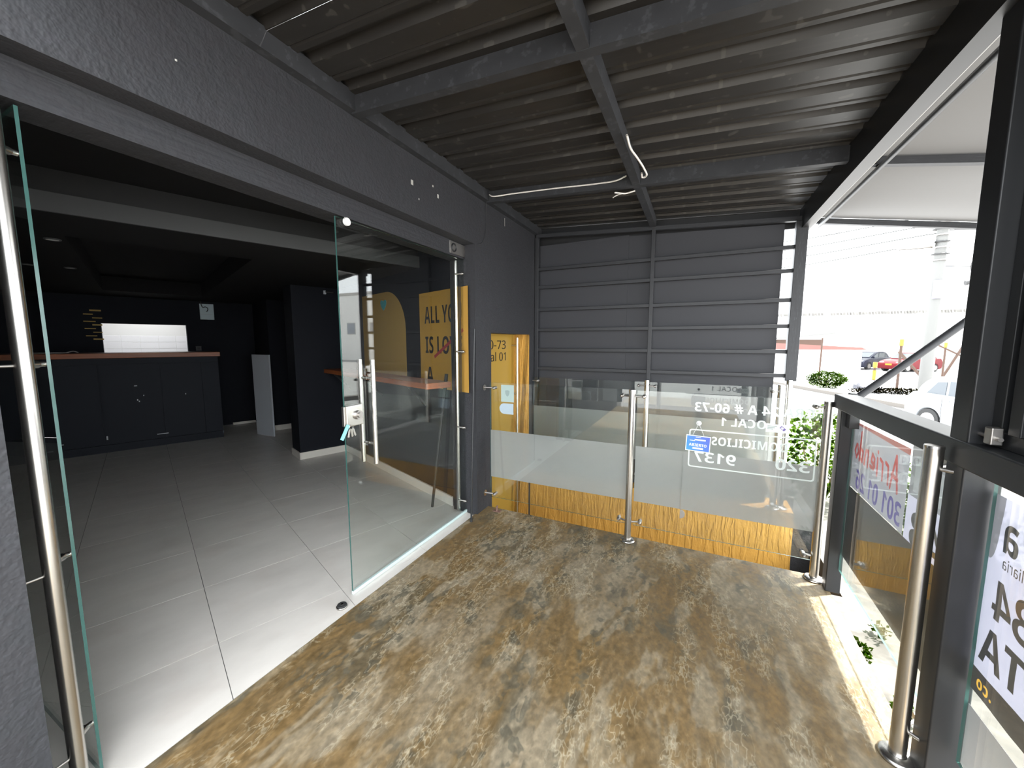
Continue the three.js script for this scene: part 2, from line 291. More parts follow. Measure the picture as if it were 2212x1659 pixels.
// ---------------------------------------------------------------- awning and its strut
{
  const a = thing('awning', 'pale translucent awning sloping out from the terrace roof edge', 'awning', [1.4, 2.3, -1.5]);
  const ay = (x) => 2.452 - 0.17 * (x - 0.80);
  const sheetG = new THREE.PlaneGeometry(1.25, 3.71, 10, 44).rotateX(-Math.PI / 2).translate(1.425, 0, -2.115), q = sheetG.attributes.position;
  for (let i = 0; i < q.count; i++) q.setY(i, ay(q.getX(i)) + 0.006 * Math.sin(q.getZ(i) * 9));
  sheetG.computeVertexNormals();
  part(a, 'cover', sheetG, M.awning);
  for (const z of [-3.95, -2.82, -1.5, -0.28]) part(a, 'support_bar', bar([0.78, ay(0.78) - 0.028, z], [2.05, ay(2.05) - 0.028, z], 0.04, 0.04), M.greySteel);
  part(a, 'front_bar', rbox(2.02, 2.06, ay(2.05) - 0.05, ay(2.05) - 0.01, -3.97, -0.26, 0.004), M.greySteel);
  part(a, 'edge_channel', box(0.766, 0.80, 2.40, 2.43, -3.97, -0.26), M.white, 'pale metal channel along the roof edge');
  part(a, 'edge_tube', rod([0.83, 2.385, -3.97], [0.83, 2.385, -0.26], 0.014, 10), M.blackSteel);
  const s = thing('awning_strut', 'slanting grey tube bracing the awning from the railing', 'strut', [0.83, 1.1, -2.82]);
  part(s, 'tube', rod([0.82, 1.12, -2.82], [1.86, 2.21, -2.82], 0.019, 14), M.greySteel);
  part(s, 'end_plate', rbox(0.80, 0.83, 1.08, 1.16, -2.85, -2.79, 0.004), M.greySteel);
}
// ---------------------------------------------------------------- black railing along the street side, roof post, shutter
const side = thing('steel_railing', 'black square-tube railing along the street side of terrace', 'railing', [0.77, 0, -1.0]);
{
  part(side, 'top_rail', rbox(0.725, 0.825, 1.075, 1.155, -2.80, 3.1, 0.006), M.blackSteel);
  part(side, 'post', rbox(0.735, 0.805, 0, 1.08, -2.76, -2.69, 0.005), M.blackSteel);
  part(side, 'post', rbox(0.735, 0.805, 0, 1.08, 0.2, 0.27, 0.005), M.blackSteel);
  part(side, 'stub', rbox(0.755, 0.80, 0.985, 1.08, -2.69, -2.63, 0.003), M.blackSteel);
  const p = thing('roof_post', 'tall black steel post carrying the roof edge', 'post', [0.77, 0, -1.63]);
  part(p, 'shaft', rbox(0.730, 0.815, 0, 2.365, -1.675, -1.585, 0.005), M.blackSteel);
  const s = thing('folding_shutter', 'black folding metal shutter closed above the railing', 'shutter', [0.80, 1.155, -1.35]);
  part(s, 'leaf', box(0.82, 0.84, 1.20, 2.36, -1.585, -1.12), M.black);
  for (const [z0, z1, x] of [[-1.585, -1.545, 0.775], [-1.50, -1.455, 0.765], [-1.34, -1.30, 0.775], [-1.16, -1.12, 0.765]]) part(s, 'stile', rbox(x, 0.83, 1.20, 2.36, z0, z1, 0.003), M.blackSteel);
  part(s, 'bottom_track', rbox(0.775, 0.845, 1.155, 1.20, -1.585, -1.12, 0.003), M.blackSteel);
  part(s, 'top_track', rbox(0.765, 0.845, 2.32, 2.362, -1.585, -1.12, 0.003), M.blackSteel);
  const l = part(s, 'latch', rbox(0.742, 0.768, 1.165, 1.215, -1.545, -1.515, 0.004), M.steelDull, 'worn metal slide bolt');
  part(l, 'bolt', rod([0.755, 1.185, -1.60], [0.755, 1.185, -1.50], 0.006, 8), M.steelDull);
}
// ---------------------------------------------------------------- glass balustrades
function postParts(t, x, y0, y1, z) {
  const p = part(t, 'post', rod([x, y0, z], [x, y1, z], 0.0235, 24), M.steel);
  part(p, 'cap', new THREE.CylinderGeometry(0.0235, 0.0245, 0.008, 24).translate(x, y1 + 0.004, z), M.steel);
  part(p, 'base_flange', new THREE.LatheGeometry([[0.0005, 0], [0.052, 0], [0.052, 0.008], [0.044, 0.016], [0.026, 0.018], [0.024, 0.02]].map((q) => new THREE.Vector2(...q)), 28).translate(x, y0, z), M.steel);
  return p;
}
function bracket(t, from, to, dir) {                              // an arm from a post or wall, ending in a clamp knob on the glass
  const b = part(t, 'bracket', rod(from, to, 0.0065, 10), M.steelDull);
  const [x, y, z] = to, [dx, dy, dz] = dir;
  part(b, 'clamp_knob', merge([rod([x - dx * 0.02, y - dy * 0.02, z - dz * 0.02], [x + dx * 0.02, y + dy * 0.02, z + dz * 0.02], 0.0135, 14), rod([x + dx * 0.02, y + dy * 0.02, z + dz * 0.02], [x + dx * 0.035, y + dy * 0.035, z + dz * 0.035], 0.0135, 14, 0.005)]), M.steelDull);
}
const ZB = -2.82;
{
  const t = thing('glass_balustrade', 'clear glass balustrade with frosted band before the yellow wall', 'balustrade', [-0.4, 0, ZB]);
  for (const [x0, x1, y1, dz] of [[-1.575, -0.43, 1.115, 0], [-0.375, -0.061, 1.112, 0], [-0.0605, 0.69, 1.108, 0]]) {
    const g = part(t, 'glass_panel', glassBox(x0, x1, 0.11, y1, ZB - 0.004 + dz, ZB + 0.004 + dz), paneZ);
    part(g, 'frosted_band', box(x0, x1, 0.29, 0.705, ZB - 0.0062 + dz, ZB - 0.0052 + dz), M.frost, 'frosted film band');
  }
  postParts(t, -0.403, 0, 1.112, ZB + 0.045); postParts(t, 0.705, 0, 1.10, ZB + 0.02);
  for (const y of [1.072, 0.147]) {
    bracket(t, [-0.403, y, ZB + 0.045], [-0.475, y, ZB + 0.012], [0, 0, 1]); bracket(t, [-0.403, y, ZB + 0.045], [-0.325, y, ZB + 0.012], [0, 0, 1]);
    bracket(t, [0.705, y, ZB + 0.02], [0.645, y, ZB + 0.012], [0, 0, 1]);
    bracket(t, [XW, y, ZB + 0.03], [-1.525, y, ZB + 0.012], [0, 0, 1]);
    part(t, 'wall_rose', new THREE.CylinderGeometry(0.024, 0.026, 0.008, 20).rotateZ(Math.PI / 2).translate(XW + 0.004, y, ZB + 0.03), M.steelDull);
  }
  part(t, 'patch_plate', new THREE.CylinderGeometry(0.032, 0.032, 0.006, 24, 1, false, 0, Math.PI).rotateX(Math.PI / 2).translate(-0.062, 0.262, ZB + 0.010), M.steelDull, 'half-round metal patch');
  const word = (txt, xr, y, size, w, f = font) => part(t, 'lettering', letters(txt, size, w, f).rotateY(Math.PI).translate(xr, y, ZB - 0.0045), M.vinylWhite, 'white vinyl letters facing the street');
  word('CRA 24 A # 60-73', 0.648, 0.992, 0.060, 0.650); word('LOCAL 1', 0.447, 0.905, 0.054, 0.285);
  word('DOMICILIOS', 0.525, 0.770, 0.056, 0.415); word('320', 0.646, 0.655, 0.070, 0.175); word('9137', 0.255, 0.645, 0.070, 0.245);
  const o = new THREE.Shape(), rr = (s, x0, y0, x1, y1, r) => { s.moveTo(x0 + r, y0); s.lineTo(x1 - r, y0); s.quadraticCurveTo(x1, y0, x1, y0 + r); s.lineTo(x1, y1 - r); s.quadraticCurveTo(x1, y1, x1 - r, y1); s.lineTo(x0 + r, y1); s.quadraticCurveTo(x0, y1, x0, y1 - r); s.lineTo(x0, y0 + r); s.quadraticCurveTo(x0, y0, x0 + r, y0); };
  rr(o, -0.028, 0.605, 0.672, 0.868, 0.02); const h = new THREE.Path(); rr(h, -0.020, 0.613, 0.664, 0.860, 0.015); o.holes.push(h);
  part(t, 'lettering_frame', new THREE.ExtrudeGeometry(o, { depth: 0.0008, bevelEnabled: false }).translate(0, 0, ZB - 0.0055), M.vinylWhite, 'white outline box around the phone line');
  // stickers on the left and right panes
  const mint = std({ color: rgb(0.34, 0.43, 0.41), roughness: 0.6 }), s1 = part(t, 'sticker', box(-1.468, -1.35, 0.957, 1.10, ZB + 0.0045, ZB + 0.0052), mint, 'pale mint sticker with faint shield emblem');
  const sh = new THREE.Shape(); sh.moveTo(-0.02, 0.022); sh.lineTo(0, 0.028); sh.lineTo(0.02, 0.022); sh.quadraticCurveTo(0.022, -0.012, 0, -0.028); sh.quadraticCurveTo(-0.022, -0.012, -0.02, 0.022);
  part(s1, 'shield_emblem', new THREE.ExtrudeGeometry(sh, { depth: 0.0006, bevelEnabled: false }).translate(-1.41, 1.03, ZB + 0.0052), std({ color: rgb(0.24, 0.31, 0.30), roughness: 0.6 }));
  const d = new THREE.Shape(); d.moveTo(0.13, 0); d.lineTo(0.045, 0); d.absarc(0.045, 0.045, 0.045, -Math.PI / 2, Math.PI / 2, true); d.lineTo(0.13, 0.09); d.closePath();
  part(t, 'sticker', new THREE.ExtrudeGeometry(d, { depth: 0.0007, bevelEnabled: false }).translate(-1.484, 0.855, ZB + 0.0045), std({ color: rgb(0.36, 0.44, 0.50), roughness: 0.6 }), 'pale blue rounded sticker');
  const st = canvasTexture(256, 112, (c, w, hh) => { c.fillStyle = '#eef0f2'; c.fillRect(0, 0, w, hh); c.save(); c.translate(196, 52); c.rotate(0.7); c.fillStyle = '#7a6bb0'; c.fillRect(-34, -18, 68, 36); c.fillStyle = '#e8e6f4'; c.fillRect(-24, -13, 34, 26); c.restore(); c.fillStyle = '#8fa7a0'; for (let i = 0; i < 3; i++) c.fillRect(18, 24 + i * 20, 110 - i * 22, 8); });
  part(t, 'sticker', box(0.405, 0.52, 0.893, 0.945, ZB + 0.0065, ZB + 0.0072), std({ map: st, roughness: 0.5 }), 'white sticker with small purple device');

  const k = thing('glass_balustrade', 'second glass balustrade standing on the far yellow wall', 'balustrade', [-0.4, 0.02, -3.84]);
  for (const [x0, x1] of [[-1.60, -0.45], [-0.40, 0.62]]) {
    const g = part(k, 'glass_panel', glassBox(x0, x1, 0.10, 1.075, -3.844, -3.836), paneZ);
    part(g, 'frosted_band', box(x0 + 0.001, x1 - 0.001, 0.30, 0.765, -3.8465, -3.8455), M.frost, 'frosted film band');
  }
  postParts(k, -0.425, 0.02, 1.085, -3.825); postParts(k, 0.70, 0.02, 1.13, -3.87); postParts(k, 0.64, 0.02, 1.09, -3.84);
  for (const y of [1.04, 0.16]) { bracket(k, [-0.425, y, -3.825], [-0.50, y, -3.83], [0, 0, 1]); bracket(k, [-0.425, y, -3.825], [-0.35, y, -3.83], [0, 0, 1]); bracket(k, [0.64, y, -3.84], [0.58, y, -3.83], [0, 0, 1]); bracket(k, [-1.612, y, -3.83], [-1.55, y, -3.83], [0, 0, 1]); }

  const sg = thing('glass_side_balustrade', 'glass balustrade under the black railing with paper signs outside', 'balustrade', [0.79, 0, -1.0]);
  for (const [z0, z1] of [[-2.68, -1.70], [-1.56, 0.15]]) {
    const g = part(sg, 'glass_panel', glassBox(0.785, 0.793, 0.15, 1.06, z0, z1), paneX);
    if (z0 < -2) part(g, 'painted_shade_band', box(0.7945, 0.7955, 0.24, 0.655, z0 + 0.001, z1 - 0.001), M.shadeTint, 'dark film with shade painted into its colour'); else part(g, 'frosted_band', box(0.7945, 0.7955, 0.15, 0.355, z0 + 0.001, z1 - 0.001), M.frost, 'frosted film band');  // dark sheet below the banner is added, its colour imitates the shade there
  }
  postParts(sg, 0.695, 0, 1.115, -1.665);
  for (const y of [1.05, 0.12]) { bracket(sg, [0.695, y, -1.665], [0.775, y, -1.735], [1, 0, 0]); bracket(sg, [0.695, y, -1.665], [0.775, y, -1.60], [1, 0, 0]); }
}
// ---------------------------------------------------------------- paper signs on the street-side glass (printed to be read from the street)
const crumple = (g, amp, seed) => { const p = g.attributes.position; for (let i = 0; i < p.count; i++) p.setZ(i, amp * (fbm(p.getX(i) * 0.5 + 3, p.getY(i) * 0.5 + 3, 9, 9, 4, seed) - 0.5)); g.computeVertexNormals(); return g; };
const paper = (map) => phys({ map, roughness: 0.85, transmission: 0.45, thickness: 0, side: THREE.DoubleSide });
{
  const sign = (name, label, z0, z1, y0, y1, tex, amp, seed) => {   // faces +x; its left edge, seen from the street, is at the larger z
    const o = thing(name, label, 'poster', [0.80, y0, (z0 + z1) / 2]);
    const g = crumple(new THREE.PlaneGeometry(Math.abs(z1 - z0), y1 - y0, 40, 30), amp, seed).rotateY(Math.PI / 2).translate(0.80, (y0 + y1) / 2, (z0 + z1) / 2);
    part(o, 'sheet', g, paper(tex)); return o;
  };
  sign('rental_banner', 'grey banner with red handwritten Arriendo and purple numbers', -2.682, -2.075, 0.655, 1.02, canvasTexture(1024, 512, (c, w, h) => {
    c.fillStyle = '#8f8f96'; c.fillRect(0, 0, w, h); c.fillStyle = '#8a4e4a'; c.beginPath(); c.moveTo(0, 0); c.lineTo(w, 0); c.lineTo(w, 16); c.lineTo(0, 40); c.fill();
    c.strokeStyle = '#9c3431'; c.lineWidth = 26; c.lineCap = c.lineJoin = 'round';
    const P = (pts) => { c.beginPath(); pts.forEach(([x, y], i) => (i ? c.lineTo(x, y) : c.moveTo(x, y))); c.stroke(); };
    P([[130, 300], [190, 90], [250, 300]]); P([[140, 225], [240, 215]]); P([[290, 290], [300, 180], [350, 165]]); P([[390, 290], [400, 180], [450, 165]]); P([[490, 285], [500, 175]]); P([[495, 130], [500, 128]]);
    P([[545, 240], [615, 215], [600, 165], [555, 190], [560, 260], [640, 255]]); P([[680, 275], [685, 165], [740, 170], [750, 270]]); P([[850, 180], [800, 190], [800, 265], [855, 250], [865, 60], [872, 270]]); P([[930, 165], [900, 215], [940, 262], [985, 215], [950, 165]]);
    c.fillStyle = '#463a7c'; c.font = 'bold 200px sans-serif'; c.fillText('301 01 26', 40, 490, 950);
  }), 0.006, 11);
  sign('phone_poster', 'white paper poster with grey header and bold number 43', -2.06, -1.72, 0.40, 1.045, canvasTexture(512, 1024, (c, w, h) => {
    c.fillStyle = '#b9b7ca'; c.fillRect(0, 0, w, h); c.fillStyle = '#6d6d72'; c.fillRect(0, 0, w, 330); c.fillStyle = '#8b8d90'; c.fillRect(26, 96, w - 70, 200); c.fillStyle = '#2b2e32'; c.font = 'bold 190px sans-serif'; c.fillText('98', 210, 270);
    c.fillStyle = '#2b2926'; c.font = 'bold 320px sans-serif'; c.fillText('43', 110, 640, 380); c.font = 'bold 70px sans-serif'; c.fillText('AB', 250, 740); c.fillRect(60, 756, 400, 6); c.fillStyle = '#8c7260'; c.font = 'bold 64px sans-serif'; c.fillText('ARO', 250, 900); c.fillStyle = '#6a6862'; c.fillRect(0, 940, w, 84);
  }), 0.008, 12);
  sign('sale_banner', 'white crumpled VENTA banner with yellow web address strip', -1.575, -1.02, 0.40, 1.015, canvasTexture(1024, 1024, (c, w, h) => {
    c.fillStyle = '#b9b7ca'; c.fillRect(0, 0, w, h); c.fillStyle = '#77757c'; c.beginPath(); c.ellipse(1010, 60, 60, 260, 0, 0, 7); c.fill();
    c.fillStyle = '#2c2c2c'; c.font = 'bold 250px sans-serif'; c.fillText('Ta', 690, 250, 250); c.font = '74px sans-serif'; c.fillText('inmobiliaria', 560, 330, 360);
    c.font = 'bold 270px sans-serif'; c.fillStyle = '#38332f'; c.fillText('34', 660, 590, 310);
    c.fillStyle = '#2a2826'; c.font = 'bold 260px sans-serif'; c.fillText('VENTA', 180, 840, 830);
    c.fillStyle = '#35312f'; c.fillRect(0, 900, w, 124); c.fillStyle = '#d8a83c'; c.font = 'bold 92px sans-serif'; c.fillText('www', 60, 990); c.fillText('.co', 860, 990);
  }), 0.010, 13);
}
// ---------------------------------------------------------------- glass doors
{
  const XD = -1.73, d = struct('door_1', 'closed frameless glass door leaf with stainless pull handles', 'door', [XD, 0, -2.07]);
  part(d, 'glass_leaf', glassBox(XD - 0.005, XD + 0.005, 0.022, 2.104, -2.70, -1.455), paneX);
  part(d, 'bottom_seal', box(XD - 0.007, XD + 0.007, 0.003, 0.023, -2.70, -1.455), phys({ color: rgb(0.72, 0.86, 0.86), roughness: 0.3, transmission: 0.3, thickness: 0 }), 'pale aqua door seal');
  for (const sgn of [-1, 1]) {
    const h = part(d, 'pull_handle', rod([XD + sgn * 0.05, 0.74, -1.625], [XD + sgn * 0.05, 1.352, -1.625], 0.0135, 20), M.steel);
    for (const y of [0.86, 1.245]) part(h, 'standoff', rod([XD + sgn * 0.004, y, -1.625], [XD + sgn * 0.05, y, -1.625], 0.008, 12), M.steel);
  }
  const k = part(d, 'lock', rbox(XD - 0.018, XD + 0.018, 0.985, 1.103, -1.572, -1.458, 0.004), M.steel);
  part(k, 'cylinder', merge([rod([XD + 0.016, 1.045, -1.53], [XD + 0.034, 1.045, -1.53], 0.027, 28, 0.024), rod([XD + 0.034, 1.045, -1.53], [XD + 0.045, 1.045, -1.53], 0.015, 24)]), M.steelDull);
  part(k, 'strike', rbox(XD - 0.012, XD + 0.008, 0.99, 1.10, -1.458, -1.447, 0.003), M.steelDull);
  const p = part(d, 'pivot_bar', rod([XD - 0.055, 0.02, -2.635], [XD - 0.055, 2.10, -2.635], 0.019, 22), M.steel);
  for (const y of [1.994, 1.376, 0.75, 0.118]) part(p, 'bolt', merge([rod([XD - 0.05, y, -2.62], [XD + 0.006, y, -2.62], 0.007, 10), rod([XD + 0.006, y, -2.62], [XD + 0.024, y, -2.62], 0.0135, 16), rod([XD + 0.024, y, -2.62], [XD + 0.036, y, -2.62], 0.009, 14)]), M.steel);

  const e = struct('door_2', 'open glass door leaf swung into the shop on its pivot bar', 'door', [-1.735, 0, -0.42]);
  part(e, 'glass_leaf', glassBox(-2.95, -1.735, 0.012, 2.104, -0.424, -0.416), paneZ);
  const q = part(e, 'pivot_bar', rod([-1.715, 0.0, -0.368], [-1.715, 2.105, -0.368], 0.020, 24), M.steel);
  for (const y of [1.98, 1.386, 0.786, 0.192]) part(q, 'standoff', merge([rod([-1.725, y, -0.37], [-1.752, y, -0.400], 0.0115, 14), rod([-1.752, y, -0.400], [-1.756, y, -0.416], 0.008, 14)]), M.steel);
  for (const y of [1.385, 0.76, 0.15]) part(q, 'wall_stud', rod([-1.715, y, -0.368], [-1.71, y, -0.30], 0.004, 10), M.steelDull);

  const n = thing('key_bunch', 'small keys with a turquoise strap hanging from the door lock', 'keys', [XD + 0.03, 0.93, -1.475]);
  part(n, 'strap', bar([XD + 0.022, 1.0, -1.46], [XD + 0.02, 0.925, -1.415], 0.006, 0.018), std({ color: rgb(0.22, 0.58, 0.62), roughness: 0.6 }), 'turquoise strap');
  part(n, 'ring', new THREE.TorusGeometry(0.012, 0.0015, 6, 20).rotateY(Math.PI / 2).translate(XD + 0.024, 0.985, -1.478), M.steel);
  for (const [dz, t] of [[0, 0.1], [0.012, -0.25], [-0.01, 0.35]]) part(n, 'key', rbox(-0.001, 0.001, -0.045, 0, -0.006, 0.006, 0.0008).rotateX(t).translate(XD + 0.026, 0.975, -1.478 + dz), M.steel);

  const u = thing('door_stop', 'round black rubber door catch set in the threshold tile', 'door stop', [-1.70, 0, -1.355]);
  part(u, 'cup', new THREE.LatheGeometry([[0.001, 0], [0.030, 0], [0.030, 0.006], [0.026, 0.009], [0.001, 0.009]].map((v) => new THREE.Vector2(...v)), 28).translate(-1.70, 0.001, -1.355), M.steel);
  part(u, 'rubber_pad', new THREE.CylinderGeometry(0.024, 0.026, 0.006, 28).translate(-1.70, 0.013, -1.355), M.rubber);
  part(u, 'screw', new THREE.CylinderGeometry(0.006, 0.006, 0.003, 12).translate(-1.70, 0.0175, -1.355), M.steel);
  const bmp = thing('door_bumper', 'white round rubber bumper under the lintel above the door', 'bumper', [-1.71, 2.09, -1.515]);
  part(bmp, 'pad', new THREE.CylinderGeometry(0.02, 0.02, 0.014, 24).rotateZ(Math.PI / 2).translate(-1.712, 2.088, -1.515), M.white);
  part(bmp, 'stem', rod([-1.724, 2.112, -1.515], [-1.722, 2.08, -1.515], 0.006, 10), M.steelDull);
  const s = thing('metal_rod', 'thin black metal rod leaning on the plaster pier beside the glass door', 'rod', [-1.60, 0, -2.53]);
  part(s, 'shaft', rod([-1.595, 0.0, -2.525], [-1.625, 1.56, -2.655], 0.0075, 10), M.blackSteel);
  part(s, 'foot', rod([-1.595, 0.001, -2.525], [-1.596, 0.03, -2.527], 0.011, 10), M.rubber);
  const b = thing('broom_handle', 'long black pole propped inside the glass door against the wall', 'pole', [-2.04, 0, -2.70]);
  const top = ab(1.885, 2.76, 1.18);
  part(b, 'shaft', rod([-2.06, 0, -2.62], top, 0.012, 12), M.black); part(b, 'grip', rod([mixn(-2.06, top[0], 0.88), 0.88 * top[1], mixn(-2.62, top[2], 0.88)], top, 0.0145, 12), M.rubber);
}
// ---------------------------------------------------------------- the shop inside (own grid, axes a, y, -b)
const TS = 0.583;
{
  const f = struct('floor_interior', 'glossy pale grey square floor tiles of the shop interior', 'floor', [0, 0, -5], TURN);
  const clip = (poly, front = 1.643) => {                          // keep the part behind the shop front line x < -front
    const out = [], fx = ([a, b]) => a * S20 - b * C20 + front;
    poly.forEach((p, i) => { const q = poly[(i + 1) % poly.length], d0 = fx(p), d1 = fx(q); if (d0 < 0) out.push(p); if ((d0 < 0) !== (d1 < 0)) { const t = d0 / (d0 - d1); out.push([p[0] + (q[0] - p[0]) * t, p[1] + (q[1] - p[1]) * t]); } });
    return out;
  };
  const wholes = [0, 1, 2, 3, 4].map((k) => { const g = planarUV(prism([[0.0015, -0.0015], [TS - 0.0015, -0.0015], [TS - 0.0015, 0.0015 - TS], [0.0015, 0.0015 - TS]], -0.012, 0.0)), uv = g.attributes.uv; for (let i = 0; i < uv.count; i++) uv.setXY(i, uv.getX(i) + k * 0.37, uv.getY(i) + k * 0.71); return g; });
  for (let i = -7; i < 4; i++) for (let j = 0; j < 14; j++) {
    const a0 = 0.165 + i * TS, b0 = 1.05 - 0.583 + j * TS + 0.0, a1 = a0 + TS, b1 = b0 + TS;
    const g = 0.0015, poly = clip([[a0 + g, b0 + g], [a1 - g, b0 + g], [a1 - g, b1 - g], [a0 + g, b1 - g]]);
    if (poly.length < 3 || a0 > 2.1 || b0 > 8.4 || (i > 2 && b0 < 5)) continue;
    let geo;
    if (poly.length === 4 && clip([[a0, b0], [a1, b1], [a0, b1]]).length === 3 && clip([[a1, b0], [a1, b1], [a0, b0]]).length === 3) { const whole = wholes[(i * 3 + j * 7 + 70) % 5], m = part(f, 'tile', whole, M.tile); whole.translate(0, 0, -5); m.position.set(a0, 0, 5 - b0); continue; }
    geo = planarUV(prism(poly.map(([a, b]) => [a, -b]).reverse(), -0.012, 0)); part(f, 'tile', geo, M.tile);
  }
  part(f, 'grout_bed', prism([[1.95, -5.3], [1.95, -7.3], [2.6, -7.3], [2.6, -5.3]].reverse(), -0.2, -0.0035), M.grout);
  part(f, 'grout_bed', prism(clip([[-4.2, 0.2], [1.95, 0.2], [1.95, 8.6], [-4.2, 8.6]]).map(([a, b]) => [a, -b]).reverse(), -0.2, -0.0035), M.grout);
  const B = (a0, a1, y0, y1, b0, b1) => box(a0, a1, y0, y1, -b1, -b0);
  const wm = struct('wall_interior_mural', 'navy black shop wall with yellow painted murals behind the glass door', 'wall', [1.95, 0, -4], TURN);
  part(wm, 'wall_face', planarUV(B(1.905, 2.05, 0, 2.6, 2.70, 5.3)), M.navy);
  const poster = canvasTexture(1024, 1024, (c, w, h) => {
    c.fillStyle = '#ab8238'; c.fillRect(0, 0, w, h); c.fillStyle = '#23232a'; c.font = 'bold 250px sans-serif';
    c.fillText('ALL YOU', 120, 330, 800); c.fillText('IS LOVE', 120, 650, 800); c.fillText('A', 140, 980, 170);
    c.strokeStyle = '#8e3038'; c.lineWidth = 34; c.beginPath(); c.moveTo(330, 690); c.lineTo(930, 410); c.stroke();
  });
  const mp = new THREE.PlaneGeometry(0.74, 0.86).rotateY(-Math.PI / 2).translate(1.9035, 1.47, -2.84);
  part(wm, 'love_mural', mp, std({ map: poster, roughness: 0.6 }), 'yellow mural panel with black letters ALL YOU IS LOVE A');
  const arch = new THREE.Shape(); arch.moveTo(-0.50, 0); arch.lineTo(0.50, 0); arch.lineTo(0.50, 0.52); arch.absarc(0.10, 0.52, 0.40, 0, Math.PI / 2, false); arch.lineTo(-0.50, 0.92); arch.closePath();
  const am = part(wm, 'arch_mural', new THREE.ExtrudeGeometry(arch, { depth: 0.002, bevelEnabled: false }).rotateY(-Math.PI / 2).translate(1.905, 1.06, -3.98), M.muralYellow, 'yellow arched mural');
  const ht = new THREE.Shape(); ht.moveTo(0, -0.05); ht.bezierCurveTo(-0.12, 0.03, -0.06, 0.09, 0, 0.045); ht.bezierCurveTo(0.06, 0.09, 0.12, 0.03, 0, -0.05);
  part(am, 'heart_emblem', new THREE.ExtrudeGeometry(ht, { depth: 0.002, bevelEnabled: false }).rotateY(-Math.PI / 2).translate(1.9025, 1.84, -3.94), std({ color: rgb(0.05, 0.30, 0.34), roughness: 0.6 }), 'teal heart');
  const wp = struct('wall_interior_pillar', 'navy black square pillar with cream skirting inside the shop', 'pillar', [1.65, 0, -5.3], TURN);
  part(wp, 'shaft', planarUV(B(1.335, 2.05, 0, 2.6, 5.165, 5.50)), M.navy);
  const wb = struct('wall_interior_back', 'navy black rear wall of the shop with bright serving hatch', 'wall', [0, 0, -8.35], TURN);
  for (const g of [B(-4.4, -0.392, 0, 2.7, 8.28, 8.42), B(0.57, 2.6, 0, 2.7, 8.28, 8.42), B(-0.392, 0.57, 0, 1.30, 8.28, 8.42), B(-0.392, 0.57, 1.735, 2.7, 8.28, 8.42)]) part(wb, 'wall_face', planarUV(g), M.navy);
  part(wb, 'corner_block', planarUV(B(1.50, 2.6, 0, 2.7, 7.20, 8.28)), M.navy);
  part(wb, 'side_face', planarUV(B(2.45, 2.6, 0, 2.7, 5.3, 7.3)), M.navy);
  part(wb, 'side_face', planarUV(B(2.0, 2.6, 0, 2.7, 5.3, 5.5)), M.navy);
  const wl = struct('wall_interior_side', 'navy black side wall of the shop beyond the open door', 'wall', [-4.3, 0, -4], TURN);
  part(wl, 'wall_face', planarUV(B(-4.4, -4.2, 0, 2.7, 0.2, 8.4)), M.navy);
  const bb = struct('baseboard_interior', 'cream white skirting boards along the shop walls', 'baseboard', [1.8, 0, -4.5], TURN);
  part(bb, 'skirting', B(1.890, 1.905, 0, 0.085, 2.72, 5.165), M.baseboard); part(bb, 'skirting', B(1.325, 1.905, 0, 0.085, 5.150, 5.165), M.baseboard); part(bb, 'skirting', B(1.322, 1.335, 0, 0.085, 5.150, 5.50), M.baseboard); part(bb, 'skirting', B(1.50, 2.4, 0, 0.085, 7.185, 7.20), M.baseboard);
  const ce = struct('ceiling_interior', 'matt black stepped shop ceiling with a recessed tray', 'ceiling', [0, 2.2, -4], TURN);
  part(ce, 'high_ceiling', planarUV(prism(clip([[-4.4, 0], [2.6, 0], [2.6, 3.22], [-4.4, 3.22]], 1.85).map(([a, b]) => [a, -b]).reverse(), 2.36, 2.45)), M.ceilingBlack);
  part(ce, 'soffit_face', planarUV(B(-4.4, 1.905, 2.135, 2.235, 3.19, 3.21)), M.soffit, 'grey soffit edge');
  part(ce, 'soffit_groove', planarUV(B(-4.4, 1.905, 2.235, 2.36, 3.215, 3.23)), M.black);
  for (const g of [B(-4.4, 2.6, 2.135, 2.20, 3.21, 3.85), B(-4.4, -0.30, 2.135, 2.20, 3.85, 7.4), B(0.72, 2.6, 2.135, 2.20, 3.85, 7.4), B(-4.4, 2.6, 2.135, 2.20, 7.4, 8.4)]) part(ce, 'low_ceiling', planarUV(g), M.ceilingBlack);
  part(ce, 'tray_ceiling', planarUV(B(-0.4, 0.82, 2.32, 2.36, 3.75, 7.5)), M.ceilingBlack);
  for (const g of [B(-0.32, -0.30, 2.20, 2.33, 3.83, 7.42), B(0.72, 0.74, 2.20, 2.33, 3.83, 7.42), B(-0.30, 0.72, 2.20, 2.33, 3.83, 3.85), B(-0.30, 0.72, 2.20, 2.33, 7.40, 7.42)]) part(ce, 'tray_side', g, M.ceilingBlack);
  for (const [u, v] of [[113, 516], [152, 578], [60, 570]]) {
    const p = hit(u, v, 'y', 2.135), s = thing('ceiling_spotlight', 'small unlit round spotlight in the black shop ceiling', 'spotlight', [p.x, 2.135, p.z], 0, 'spotlights in the shop ceiling');
    part(s, 'ring', new THREE.TorusGeometry(0.035, 0.006, 8, 20).rotateX(Math.PI / 2).translate(p.x, 2.132, p.z), M.soffit); part(s, 'lens', new THREE.CylinderGeometry(0.032, 0.032, 0.006, 20).translate(p.x, 2.131, p.z), M.white);
  }
  // counter
  const c = thing('bar_counter', 'navy painted bar counter with recessed front panels', 'counter', [-1, 0, -7.5], TURN);
  part(c, 'carcass', B(-3.2, 0.825, 0, 1.245, 7.289, 7.85), M.navyPanel);
